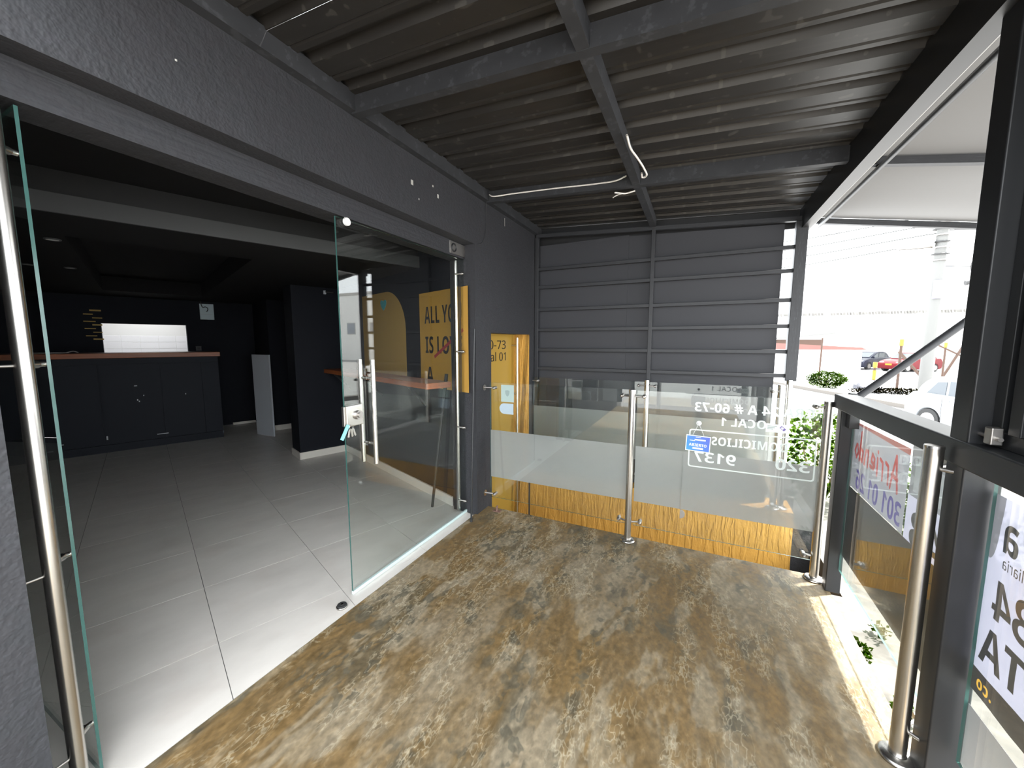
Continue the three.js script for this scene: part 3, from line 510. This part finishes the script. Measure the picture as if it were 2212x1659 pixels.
  part(c, 'top_rail', B(-3.2, 0.83, 1.165, 1.245, 7.268, 7.286), M.navyPanel); part(c, 'plinth', B(-3.2, 0.83, 0, 0.10, 7.268, 7.286), M.navyPanel);
  for (const [a0, a1] of [[-3.2, -2.3], [-2.27, -1.62], [-1.59, -1.08], [-1.05, -0.425], [-0.405, 0.155], [0.175, 0.62]]) part(c, 'front_panel', B(a0, a1, 0.105, 1.16, 7.270, 7.288), M.navyPanel);
  part(c, 'stile', B(0.625, 0.83, 0.105, 1.16, 7.266, 7.286), M.navyPanel);
  const chips = std({ color: rgb(0.55, 0.57, 0.6), roughness: 0.7 });
  for (const [a, y, w, h] of [[-0.10, 0.86, 0.03, 0.010], [-0.085, 0.66, 0.012, 0.022], [-0.07, 0.64, 0.012, 0.018], [-0.02, 0.72, 0.010, 0.014], [0.42, 0.70, 0.010, 0.018], [0.08, 0.16, 0.12, 0.010], [-0.41, 0.17, 0.015, 0.05], [-0.92, 0.10, 0.05, 0.014], [-0.8, 0.17, 0.02, 0.01], [0.828, 0.06, 0.006, 0.04]]) part(c, 'paint_chip', B(a, a + w, y, y + h, 7.2655, 7.2705), chips);
  const wt = thing('counter_worktop', 'reddish brown wooden worktop on the navy bar counter', 'worktop', [-1, 1.245, -7.5], TURN);
  part(wt, 'top', planarUV(rbox(-3.22, 0.86, 1.245, 1.31, -7.95, -7.24, 0.006)), M.wood);
  const sh = thing('wall_shelf', 'narrow reddish wooden ledge along the mural wall', 'shelf', [1.75, 1.06, -4], TURN);
  part(sh, 'board', planarUV(rbox(1.66, 1.905, 1.065, 1.115, -5.165, -2.72, 0.005)), M.wood);
  for (const b of [3.1, 4.0, 4.9]) part(sh, 'support', bar([1.88, 0.87, -b], [1.70, 1.06, -b], 0.02, 0.02), M.blackSteel);
  // kitchen behind the hatch
  const k = struct('wall_kitchen', 'white tiled kitchen wall seen through the serving hatch', 'wall', [0, 0, -9.9], TURN);
  part(k, 'wall_face', B(-1.3, 1.5, 0.6, 2.6, 9.92, 10.0), M.white);
  for (let i = 0; i < 10; i++) for (let j = 0; j < 5; j++) part(k, 'tile', rbox(-1.24 + i * 0.25, -0.994 + i * 0.25, 0.98 + j * 0.12, 1.096 + j * 0.12, -9.925, -9.915, 0.002), M.whiteTile);
  for (const [n, l, g, at] of [['wall_kitchen_side', 'white kitchen wall at the strip sign end of the hatch', B(-1.4, -1.3, 0.6, 2.55, 8.42, 10), [-1.35, 0.6, -9.2]], ['wall_kitchen_end', 'white kitchen wall at the socket end of the hatch', B(1.5, 1.6, 0.6, 2.55, 8.42, 10), [1.55, 0.6, -9.2]], ['ceiling_kitchen', 'white kitchen ceiling above the serving hatch', B(-1.4, 1.6, 2.555, 2.65, 8.42, 10), [0, 2.555, -9.2]], ['floor_kitchen', 'white kitchen floor surface behind the serving hatch', B(-1.4, 1.6, 0.5, 0.6, 8.42, 10), [0, 0.5, -9.2]]]) part(struct(n, l, n.split('_')[0], at, TURN), 'surface', g, M.white);
  const lm = thing('kitchen_light', 'bright ceiling light panel in the white tiled kitchen', 'lamp', [0.1, 2.52, -9.2], TURN);
  part(lm, 'housing', B(-0.35, 0.55, 2.52, 2.55, 8.95, 9.45), M.white);
  part(lm, 'diffuser', B(-0.32, 0.52, 2.505, 2.52, 8.98, 9.42), std({ color: rgb(0.9, 0.9, 0.9), emissive: rgb(1, 1, 1), emissiveIntensity: 0.3 }));
  const al = new THREE.RectAreaLight(0xffffff, 1.7, 0.84, 0.44); al.position.set(0.1 - 0.1, -0.02, 0); al.rotation.x = -Math.PI / 2; lm.add(al);
  // things on and by the rear wall
  const e = thing('wall_panel', 'small white square board hanging on the rear shop wall', 'board', [0.85, 1.83, -8.27], TURN);
  part(e, 'plate', rbox(0.757, 0.945, 1.835, 2.095, -8.279, -8.262, 0.003), std({ color: rgb(0.55, 0.66, 0.70), roughness: 0.5 }));
  part(e, 'seam', B(0.765, 0.937, 1.918, 1.922, 8.258, 8.263), M.board);
  const w1 = thing('loose_cable', 'dark curled cable dangling over the white square board', 'cable', [0.79, 1.9, -8.25], TURN);
  part(w1, 'wire', tube([[0.775, 2.14, -8.24], [0.78, 2.09, -8.245], [0.80, 2.035, -8.25], [0.835, 2.045, -8.25], [0.865, 2.02, -8.25], [0.86, 1.985, -8.25], [0.845, 1.965, -8.25]], 0.006), M.darkCable);
  const ys = thing('menu_strips', 'column of yellow painted strips on the rear wall beside the hatch', 'wall sign', [-0.45, 1.49, -8.275], TURN);
  const gold = std({ color: rgb(0.42, 0.27, 0.05), roughness: 0.5 });
  [[-0.49, 0.115], [-0.555, 0.095], [-0.47, 0.1], [-0.56, 0.12], [-0.475, 0.1], [-0.555, 0.11], [-0.475, 0.095], [-0.55, 0.11], [-0.48, 0.105]].forEach(([a, w], i) => part(ys, 'strip', B(a, a + w, 1.905 - i * 0.052, 1.918 - i * 0.052 + (i % 4 === 0 ? 0.008 : 0), 8.272, 8.28), gold));
  const sk = thing('wall_socket', 'small grey socket box on the rear wall above the worktop', 'socket', [0.68, 1.31, -8.27], TURN);
  part(sk, 'plate', rbox(0.665, 0.74, 1.315, 1.39, -8.28, -8.268, 0.003), M.soffit); part(sk, 'insert', B(0.685, 0.72, 1.335, 1.37, 8.262, 8.27), M.black);
  const cw = thing('coiled_wire', 'pale loop of wire lying on the wooden worktop', 'wire', [-0.75, 1.31, -7.6], TURN);
  part(cw, 'wire', new THREE.TorusGeometry(0.17, 0.006, 6, 40).rotateX(Math.PI / 2).scale(1, 1, 0.6).translate(-0.85, 1.318, -7.6), M.baseboard); part(cw, 'loose_end', tube([[-0.7, 1.318, -7.62], [-0.64, 1.335, -7.66], [-0.60, 1.318, -7.7]], 0.006), M.baseboard);
  const b1 = thing('leaning_board', 'tall pale grey board standing beside the bar counter', 'board', [1.33, 0, -6.95], TURN);
  part(b1, 'panel', rbox(-0.21, 0.21, 0, 1.265, -0.012, 0.012, 0.002).rotateY(-69.7 * RAD).translate(1.322, 0, -6.93), M.board);
  const b2 = thing('leaning_board', 'slimmer white framed board behind the tall grey board', 'board', [1.5, 0, -7.1], TURN);
  part(b2, 'panel', rbox(-0.045, 0.045, 0, 1.12, -0.012, 0.012, 0.002).translate(1.44, 0, -7.165), M.white); part(b2, 'edge_strip', B(1.395, 1.41, 0.1, 1.02, 7.145, 7.154), M.board);
  const pc = thing('fallen_skirting', 'loose white skirting strip on the floor by the rear wall', 'skirting', [1.2, 0, -8.2], TURN);
  part(pc, 'strip', rbox(1.08, 1.42, 0.0, 0.04, -8.23, -8.21, 0.003), M.baseboard);
  const cv = hit(712, 632, 'y', 2.09), cp = thing('pillar_camera', 'small white bracket camera high on the navy pillar', 'camera', [1.72, 2.08, -5.15], TURN);
  part(cp, 'bracket', rbox(1.70, 1.73, 2.055, 2.10, -5.166, -5.14, 0.004), M.board); part(cp, 'lens', rod([1.725, 2.085, -5.145], [1.80, 2.075, -5.10], 0.012, 12), M.black);
}
// ---------------------------------------------------------------- open sign, loose cables
{
  const fb = thing('floor_bracket', 'small rusty metal bracket on the concrete by the plaster pier', 'bracket', [-1.50, 0, -2.79]);
  const rust = std({ color: rgb(0.16, 0.09, 0.07), roughness: 0.85 });
  part(fb, 'foot', rbox(-1.535, -1.465, 0, 0.006, -2.81, -2.77, 0.002), rust); part(fb, 'upright', rbox(-1.503, -1.497, 0.005, 0.05, -2.805, -2.775, 0.002), rust);
  const o = thing('open_sign', 'small blue ABIERTO sign hanging by string on the glass', 'sign', [0.03, 0.71, -2.79]);
  const tex = canvasTexture(512, 384, (c, w, h) => {
    c.fillStyle = '#e9eef4'; c.fillRect(0, 0, w, h); const g = c.createLinearGradient(0, h, w, 0); g.addColorStop(0, '#3a9be0'); g.addColorStop(1, '#5560c8'); c.fillStyle = g; c.fillRect(18, 18, w - 36, h - 36);
    c.fillStyle = '#dfe9f6'; c.fillRect(180, 84, 230, 34); c.fillRect(80, 120, 110, 16); c.fillRect(200, 34, 110, 14); c.fillStyle = '#f2f6fa'; c.font = 'bold 92px sans-serif'; c.fillText('ABIERTO', 70, 262, 372); c.fillRect(150, 290, 220, 40);
  });
  const plain = std({ color: rgb(0.75, 0.8, 0.88), roughness: 0.5 }), face = std({ map: tex, roughness: 0.4 });
  const b = part(o, 'board', new THREE.BoxGeometry(0.148, 0.108, 0.004).rotateZ(-0.035).translate(0.028, 0.778, -2.79), [plain, plain, plain, plain, face, plain]);
  part(b, 'string', merge([rod([-0.005, 0.835, -2.79], [0.028, 0.912, -2.80], 0.0012, 6), rod([0.062, 0.833, -2.79], [0.028, 0.912, -2.80], 0.0012, 6)]), M.vinylWhite);
  part(b, 'suction_cup', new THREE.LatheGeometry([[0.001, 0.012], [0.006, 0.012], [0.008, 0.004], [0.016, 0]].map((v) => new THREE.Vector2(...v)), 18).rotateX(Math.PI / 2).translate(0.028, 0.912, -2.812), M.vinylWhite);
  const c = thing('loose_cable', 'white electric cable drooping from the roof purlin', 'cable', [-0.38, 2.4, -2.5]);
  const P = (u, v, y) => { const h = hit(u, v, 'y', y); return [h.x, h.y, h.z]; };
  part(c, 'wire', tube([P(1354, 292, 2.50), P(1362, 320, 2.49), P(1376, 340, 2.49), P(1390, 362, 2.48), P(1396, 380, 2.48), P(1388, 384, 2.48), P(1386, 374, 2.49)], 0.006, 40), M.cable);
  const d = thing('loose_cable', 'long thin white cable strung along the second roof rafter', 'cable', [-1, 2.55, -2.7]);
  part(d, 'wire', tube([[-1.56, 2.625, -2.80], [-1.52, 2.60, -2.78], [-1.35, 2.60, -2.80], [-1.0, 2.585, -2.81], [-0.70, 2.565, -2.81], [-0.56, 2.555, -2.79], [-0.49, 2.565, -2.77]], 0.005, 60), M.cable);
  const e = thing('loose_cable', 'short forked white cable end below the purlin crossing', 'cable', [-0.5, 2.5, -3.0]);
  part(e, 'wire', tube([P(1372, 412, 2.50), P(1350, 418, 2.49), P(1338, 417, 2.49), P(1328, 416, 2.49)], 0.005), M.cable); part(e, 'wire_end', tube([P(1345, 418, 2.49), P(1332, 422, 2.485), P(1324, 427, 2.48)], 0.0035, 8), M.cable);
}
// ---------------------------------------------------------------- street scene
{
  const GY = -0.95;
  function leaves(cx, cy, cz, rx, ry, rz, n, size, seed) {
    const r = rng(seed), pos = [], nor = [], idx = [];
    for (let i = 0; i < n; i++) {
      const th = r() * 6.283, ph = Math.acos(2 * r() - 1), k = 0.55 + 0.45 * Math.sqrt(r()), bump = 0.8 + 0.4 * vnoise(th * 2, ph * 3, 64, 64, seed);
      const c = new THREE.Vector3(cx + rx * k * bump * Math.sin(ph) * Math.cos(th), cy + ry * k * bump * Math.cos(ph), cz + rz * k * bump * Math.sin(ph) * Math.sin(th));
      const d = new THREE.Vector3(r() - 0.5, r() * 0.6 - 0.1, r() - 0.5).normalize(), s = new THREE.Vector3(r() - 0.5, r() - 0.5, r() - 0.5).cross(d).normalize(), L = size * (0.6 + 0.7 * r()), W = L * 0.34, nn = s.clone().cross(d).normalize(), b = pos.length / 3;
      for (const [l, w] of [[0, 0], [0.45, -1], [1, 0], [0.45, 1]]) { const p = c.clone().addScaledVector(d, l * L).addScaledVector(s, w * W).addScaledVector(nn, l === 0.45 ? 0.06 * L : 0); pos.push(p.x, p.y, p.z); nor.push(nn.x, nn.y, nn.z); }
      idx.push(b, b + 1, b + 2, b, b + 2, b + 3);
    }
    const g = new THREE.BufferGeometry(); g.setAttribute('position', new THREE.Float32BufferAttribute(pos, 3)); g.setAttribute('normal', new THREE.Float32BufferAttribute(nor, 3)); g.setIndex(idx); return g;
  }
  function bush(label, cx, y0, cz, rx, ry, rz, n, size, seed, group) {
    const o = thing('leafy_bush', label, 'bush', [cx, y0, cz], 0, group);
    part(o, 'foliage', leaves(cx, y0 + ry, cz, rx, ry, rz, n, size, seed), M.leaf);
    part(o, 'stems', merge([0, 1, 2, 3].map((i) => rod([cx + 0.04 * Math.cos(i * 1.6), y0, cz + 0.04 * Math.sin(i * 1.6)], [cx + rx * 0.5 * Math.cos(i * 1.6), y0 + ry * 1.2, cz + rz * 0.5 * Math.sin(i * 1.6)], 0.012, 6, 0.006))), M.stem); return o;
  }
  bush('bright green shrub in the planter beyond the lettered glass', 1.25, -0.25, -5.05, 0.34, 0.48, 0.5, 1300, 0.06, 101);
  bush('low green plant outside the rental banner', 1.80, -0.25, -4.25, 0.28, 0.36, 0.4, 700, 0.06, 102);
  bush('small leafy planter plant beyond the phone poster', 1.85, -0.25, -3.35, 0.25, 0.33, 0.35, 500, 0.055, 103);
  const pl = struct('planter', 'rough stone planter kerb beside the entrance steps', 'planter', [1.4, GY, -5]);
  part(pl, 'wall', planarUV(box(0.95, 2.2, GY, -0.25, -6.4, -2.95)), M.paving);
  // weeds on the ledge
  for (const [x, z, n, sd] of [[0.79, -2.30, 26, 1], [0.84, -1.98, 14, 2], [0.93, -2.52, 12, 3]]) { const o = thing('weed_tuft', ['bright green weed tuft growing at the slab edge', 'thin weed sprouting on the ledge below the phone poster', 'sparse weed on the ledge near the corner post'][sd - 1], 'weed', [x, -0.1, z]); part(o, 'blades', leaves(x, -0.06, z, 0.035, 0.03, 0.06, n * 4, 0.026, 200 + sd), M.leaf); }
  // opposite kerb and pavement
  const dir = new THREE.Vector3(0.342, 0, 0.94), kb = (x, z, t) => [x + dir.x * t, z + dir.z * t];
  const curb = struct('kerb', 'pale concrete kerb and pavement across the street', 'kerb', [6, GY, -18]);
  part(curb, 'kerb_stone', planarUV(prism([kb(4.9, -24.0, -16), kb(4.9, -24.0, 19), kb(5.25, -24.1, 19), kb(5.25, -24.1, -16)], GY, GY + 0.16)), M.kerb);
  part(curb, 'pavement', planarUV(prism([kb(5.25, -24.1, -16), kb(5.25, -24.1, 19), kb(60, -44, 19), kb(60, -44, -16)], GY, GY + 0.12)), M.street);
  const at = (u, v) => { const p = hit(u, v, 'y', GY + 0.1); return p; };
  // white block of flats
  const bl = thing('apartment_block', 'sun-bleached white building filling the far side of street', 'building', [20, GY, -52]);
  part(bl, 'wall', box(4, 40, GY, 26, -62, -50), M.facade);
  part(bl, 'cornice', box(3.9, 40.1, 4.2, 4.5, -50.12, -50), M.facadeTrim);
  for (let i = 0; i < 7; i++) for (let j = 0; j < 3; j++) { const wd = part(bl, 'window', box(6.5 + i * 4.2, 8.1 + i * 4.2, 7 + j * 5.2, 8.8 + j * 5.2, -50.05, -49.95), M.facadeTrim); part(wd, 'pane', box(6.62 + i * 4.2, 7.98 + i * 4.2, 7.12 + j * 5.2, 8.68 + j * 5.2, -49.96, -49.93), M.winGlass); }
  const bk = thing('apartment_block', 'pale lower building behind the utility pole', 'building', [27, GY, -40]);
  part(bk, 'wall', box(23, 44, GY, 7.5, -46, -36), M.facade); part(bk, 'parapet', box(22.9, 44.1, 7.5, 7.8, -46.1, -35.9), M.facadeTrim);
  for (let i = 0; i < 4; i++) { const wd = part(bk, 'window', box(24.5 + i * 4, 26 + i * 4, 2.5, 4.0, -36.05, -35.95), M.facadeTrim); part(wd, 'pane', box(24.6 + i * 4, 25.9 + i * 4, 2.6, 3.9, -35.97, -35.93), M.winGlass); }
  // white hut with red roof
  const hb = at(1785, 822), hut = thing('white_hut', 'low white wall with sloping red tiled roof across the street', 'hut', [hb.x, GY, hb.z]);
  part(hut, 'wall', box(hb.x - 2.4, hb.x + 1.55, GY, 1.02, hb.z - 3, hb.z), M.facade);
  const rs = new THREE.Shape([[-2.7, 1.02], [1.75, 1.02], [1.5, 1.16], [-2.7, 1.42]].map((p) => new THREE.Vector2(...p)));
  part(hut, 'roof', new THREE.ExtrudeGeometry(rs, { depth: 3.3, bevelEnabled: false }).translate(hb.x, 0, hb.z - 3.15), M.redTile);
  const sb = at(1740, 800), shed = thing('brick_shed', 'small shed with a slanting grey sheet roof behind the white hut', 'shed', [sb.x, GY, sb.z]);
  part(shed, 'wall', box(sb.x - 2.5, sb.x + 1.0, GY, 1.7, sb.z - 2, sb.z), M.timber); part(shed, 'roof', bar([sb.x - 2.6, 1.75, sb.z - 1], [sb.x + 1.7, 2.2, sb.z - 1], 2.4, 0.1), M.concretePole);
  // cars
  const carGlass = std({ color: rgb(0.05, 0.06, 0.07), roughness: 0.08 }), tyre = std({ color: rgb(0.02, 0.02, 0.02), roughness: 0.8 }), lampWhite = std({ color: rgb(0.75, 0.76, 0.78), roughness: 0.15 }), lampRed = std({ color: rgb(0.5, 0.05, 0.03), roughness: 0.2 });
  function car(label, colour, pos, turn, kind) {                   // length along local x, front at +x
    const o = thing('parked_car', label, 'car', [0, 0, 0]); o.position.set(...pos); o.rotation.y = turn;
    const paint = phys({ color: colour, roughness: 0.4, metalness: 0.1, specularIntensity: 0.5, clearcoat: 0.25, clearcoatRoughness: 0.1 });
    const hatch = kind === 'hatch';
    const side = new THREE.Shape(); side.moveTo(-1.92, 0.28); side.quadraticCurveTo(-2.02, 0.60, -1.93, 0.86);
    side.lineTo(hatch ? -1.78 : -1.80, 0.98); side.lineTo(1.02, 0.93); side.quadraticCurveTo(1.80, 0.84, 1.95, 0.62); side.quadraticCurveTo(2.0, 0.4, 1.92, 0.26); side.lineTo(1.64, 0.24);
    side.absarc(1.28, 0.29, 0.37, -0.1, Math.PI + 0.1, false); side.lineTo(-0.92, 0.22); side.absarc(-1.28, 0.29, 0.37, -0.1, Math.PI + 0.1, false); side.lineTo(-1.66, 0.24); side.closePath();
    part(o, 'body', new THREE.ExtrudeGeometry(side, { depth: 1.52, bevelEnabled: true, bevelSize: 0.05, bevelThickness: 0.07, bevelSegments: 3, curveSegments: 14 }).translate(0, 0, -0.76), paint);
    const cab = new THREE.Shape(); cab.moveTo(hatch ? -1.80 : -1.62, 0.94); cab.quadraticCurveTo(hatch ? -1.66 : -1.35, 1.30, hatch ? -1.32 : -0.95, 1.44); cab.quadraticCurveTo(-0.4, 1.52, 0.10, 1.44); cab.quadraticCurveTo(0.62, 1.22, 1.05, 0.92); cab.closePath();
    const roof = part(o, 'cabin', new THREE.ExtrudeGeometry(cab, { depth: 1.24, bevelEnabled: true, bevelSize: 0.04, bevelThickness: 0.10, bevelSegments: 3, curveSegments: 12 }).translate(0, 0, -0.62), paint);
    const win = (pts) => new THREE.ExtrudeGeometry(new THREE.Shape(pts.map((p) => new THREE.Vector2(...p))), { depth: 0.02, bevelEnabled: false });
    const wins = hatch ? [[[-1.50, 1.00], [-0.98, 1.00], [-0.96, 1.36], [-1.20, 1.34]], [[-0.90, 1.0], [-0.10, 1.0], [-0.12, 1.40], [-0.88, 1.38]], [[-0.02, 1.0], [0.80, 0.98], [0.20, 1.34], [-0.04, 1.39]]] : [[[-1.30, 1.02], [-0.98, 1.02], [-0.92, 1.36]], [[-0.90, 1.0], [-0.10, 1.0], [-0.12, 1.40], [-0.88, 1.38]], [[-0.02, 1.0], [0.80, 0.98], [0.20, 1.34], [-0.04, 1.39]]];
    for (const w of wins) for (const s of [-1, 1]) part(roof, 'side_window', win(w).translate(0, 0, s > 0 ? 0.712 : -0.732), carGlass);
    part(roof, 'windscreen', new THREE.BoxGeometry(0.80, 0.012, 1.22).rotateZ(-0.485).translate(0.65, 1.225, 0), carGlass);
    part(roof, 'rear_window', new THREE.BoxGeometry(0.40, 0.012, 1.12).rotateZ(hatch ? 0.82 : 0.62).translate(hatch ? -1.66 : -1.40, 1.20, 0), carGlass);
    for (const x of [-1.28, 1.28]) for (const s of [-1, 1]) { const w = part(o, 'wheel', new THREE.CylinderGeometry(0.30, 0.30, 0.2, 26).rotateX(Math.PI / 2).translate(x, 0.30, s * 0.73), tyre); part(w, 'hub', new THREE.CylinderGeometry(0.19, 0.20, 0.02, 18).rotateX(Math.PI / 2).translate(x, 0.30, s * 0.835), M.steelDull); }
    for (const s of [-1, 1]) { part(o, 'headlamp', rbox(1.70, 1.93, 0.66, 0.78, s * 0.58 - 0.14, s * 0.58 + 0.14, 0.03), lampWhite); part(o, 'tail_lamp', rbox(-1.99, -1.80, 0.72, 0.93, s * 0.64 - 0.10, s * 0.64 + 0.10, 0.03), lampRed); for (const x of [-0.55, 0.35]) part(o, 'door_handle', rbox(x - 0.35, x - 0.19, 0.855, 0.885, s * 0.825, s * 0.85, 0.008), paint); part(o, 'mirror', rbox(0.62, 0.74, 0.98, 1.10, s * 0.80 - 0.06, s * 0.80 + 0.06, 0.03), paint); }
    for (const x of [-0.94, -0.06, 0.90]) for (const s of [-1, 1]) part(o, 'door_seam', box(x - 0.004, x + 0.004, 0.32, 0.93, s * 0.827, s * 0.832), M.black);
    part(o, 'grille', rbox(1.93, 1.995, 0.36, 0.52, -0.5, 0.5, 0.01), M.black);
    part(o, 'number_plate', rbox(1.985, 2.02, 0.50, 0.63, -0.23, 0.23, 0.004), M.signYellow, 'yellow number plate');
    part(o, 'number_plate', rbox(-2.05, -2.00, 0.55, 0.68, -0.23, 0.23, 0.004), M.signYellow, 'yellow number plate');
    return o;
  }
  car('silver grey hatchback parked at the kerb across the street', rgb(0.21, 0.225, 0.24), [6.96, GY, -13.35], -70 * RAD, 'hatch');
  const c1 = at(1948, 802), c2 = at(1872, 797);
  car('red car parked in the lot across the street', rgb(0.12, 0.004, 0.008), [c1.x + 0.4, GY + 0.12, c1.z], -145 * RAD, 'sedan');
  car('dark blue car parked beside the red car', rgb(0.012, 0.014, 0.028), [c2.x, GY + 0.12, c2.z], -135 * RAD, 'sedan');
  // posts, pole, wires
  const up = (u, v, y1) => { const p = at(u, v); return [p.x, p.z, y1]; };
  function stripedPost(label, u, v, top, r) { const p = at(u, v), o = thing('parking_post', label, 'post', [p.x, GY + 0.12, p.z]); part(o, 'shaft', rod([p.x, GY + 0.12, p.z], [p.x, top - 0.3, p.z], r, 10), M.timber); part(o, 'yellow_cap', rod([p.x, top - 0.3, p.z], [p.x, top, p.z], r * 1.5, 10), M.signYellow); if (top < 1) part(o, 'yellow_cap', rod([p.x, top - 0.95, p.z], [p.x, top - 0.45, p.z], r * 1.3, 10), M.signYellow); return o; }
  stripedPost('tall dark post with yellow cap on the far pavement', 1936, 848, 1.60, 0.05);
  stripedPost('short yellow striped post in front of the dark car', 1886, 832, 0.40, 0.06);
  stripedPost('yellow topped post near the wooden props', 2034, 822, 1.45, 0.05);
  const tp = at(1768, 824), thin = thing('slim_pole', 'slim brown pole in front of the white hut', 'pole', [tp.x, GY + 0.12, tp.z]);
  part(thin, 'shaft', rod([tp.x, GY + 0.12, tp.z], [tp.x + 0.02, 1.72, tp.z], 0.045, 8), M.timber); part(thin, 'base', rod([tp.x, GY + 0.1, tp.z], [tp.x, GY + 0.2, tp.z], 0.09, 8), M.concretePole);
  const ub = at(1996, 848), pole = thing('utility_pole', 'round concrete utility pole wrapped in cables', 'utility pole', [ub.x, GY + 0.12, ub.z]);
  part(pole, 'shaft', rod([ub.x, GY + 0.12, ub.z], [ub.x, 8.5, ub.z], 0.24, 16, 0.17), M.concretePole);
  for (let i = 0; i < 7; i++) part(pole, 'cable_band', new THREE.TorusGeometry(0.24 + 0.03 * (i % 3), 0.035, 6, 18).rotateX(Math.PI / 2 + 0.1 * (i % 2)).translate(ub.x, 5.1 + i * 0.27, ub.z), i % 2 ? M.darkCable : M.steelDull);
  part(pole, 'notice', rbox(ub.x - 0.2, ub.x + 0.2, 3.4, 4.2, ub.z + 0.22, ub.z + 0.26, 0.01), std({ color: rgb(0.25, 0.24, 0.4), roughness: 0.6 }), 'purple notice board');
  part(pole, 'transformer', rod([ub.x - 1.4, 5.85, ub.z], [ub.x - 0.3, 5.85, ub.z], 0.19, 12), M.steelDull);
  part(pole, 'bracket', bar([ub.x - 1.5, 5.62, ub.z], [ub.x + 0.6, 5.62, ub.z], 0.06, 0.06), M.steelDull);
  const coil = (x, y, r) => { const o = part(pole, 'cable_coil', new THREE.TorusGeometry(r, 0.035, 6, 32).translate(x, y, ub.z), M.darkCable); part(o, 'cable_tie', bar([ub.x, y + 0.1, ub.z], [x - r, y, ub.z], 0.03, 0.03), M.darkCable); };
  coil(ub.x + 1.75, 6.3, 0.62); coil(ub.x + 1.65, 4.75, 0.62);
  const cam = part(pole, 'cable_closure', rod([ub.x + 0.9, 4.05, ub.z], [ub.x + 1.45, 4.15, ub.z], 0.11, 12, 0.07), M.darkCable); part(cam, 'wire', tube([[ub.x + 1.45, 4.15, ub.z], [ub.x + 1.7, 4.1, ub.z], [ub.x + 2.3, 4.13, ub.z]], 0.03, 8), M.darkCable);
  for (let i = 0; i < 4; i++) {
    part(pole, 'overhead_wire', tube([[ub.x, 7.1 - i * 0.4, ub.z], [ub.x - 6.5, 7.4 - i * 0.5, ub.z - 4], [ub.x - 15, 9.3 - i * 0.55, ub.z - 6]], 0.022, 24, 5), M.darkCable);
  }
  // diagonal props, debris and grass
  const wp = at(2000, 826), wt2 = wp.clone().addScaledVector(RT, -1.75), prop = thing('timber_prop', 'slanting timber prop leaning in front of the red car', 'prop', [wp.x, GY + 0.12, wp.z]);
  part(prop, 'beam', bar([wp.x, GY + 0.12, wp.z], [wt2.x, 0.92, wt2.z], 0.12, 0.09), M.timber); part(prop, 'foot', bar([wp.x, GY + 0.12, wp.z], [wp.x, GY + 0.32, wp.z], 0.14, 0.14), M.timber);
  const w2 = at(2062, 820), p2 = thing('timber_prop', 'crossed rusty timber props beside the yellow topped post', 'prop', [w2.x, GY + 0.12, w2.z]);
  part(p2, 'beam', bar([w2.x - 0.6, GY + 0.12, w2.z], [w2.x + 0.3, 1.5, w2.z], 0.12, 0.1), M.timber); part(p2, 'beam', bar([w2.x + 1.2, 0.0, w2.z], [w2.x - 1.2, 1.45, w2.z], 0.1, 0.08), M.timber);
  const dp = at(1872, 842), deb = thing('debris_sack', 'crumpled grey plastic sack on the far pavement', 'sack', [dp.x, GY + 0.12, dp.z]);
  const sg = new THREE.IcosahedronGeometry(0.5, 3), sp = sg.attributes.position; for (let i = 0; i < sp.count; i++) { const v = new THREE.Vector3().fromBufferAttribute(sp, i), k = 0.75 + 0.5 * vnoise(v.x * 5 + 20, v.y * 5 + v.z * 7 + 20, 64, 64, 5); sp.setXYZ(i, v.x * 0.95 * k, Math.max(-0.02, v.y * 0.75 * k + 0.1), v.z * k); } sg.computeVertexNormals();
  part(deb, 'sack', sg.translate(dp.x, GY + 0.14, dp.z), std({ color: rgb(0.12, 0.12, 0.14), roughness: 0.4 })); part(deb, 'knot', rod([dp.x + 0.3, GY + 0.3, dp.z], [dp.x + 0.45, GY + 0.5, dp.z], 0.04, 8), M.darkCable);
  const gp = at(1940, 852), gr = thing('grass_patch', 'heap of dry yellow green grass on the far kerb', 'grass', [gp.x, GY + 0.12, gp.z]); gr.userData.kind = 'stuff';
  part(gr, 'blades', leaves(gp.x, GY + 0.2, gp.z, 1.6, 0.16, 0.5, 2500, 0.075, 301), M.dryGrass);
  const fb = at(1784, 838); bush('sunlit green bush on the far kerb below the white hut', fb.x, GY + 0.1, fb.z, 0.82, 0.42, 0.6, 2600, 0.085, 104);
}
scene.traverse((o) => { if (o.isMesh) { o.castShadow = true; o.receiveShadow = true; } });
renderer.render(scene, camera);
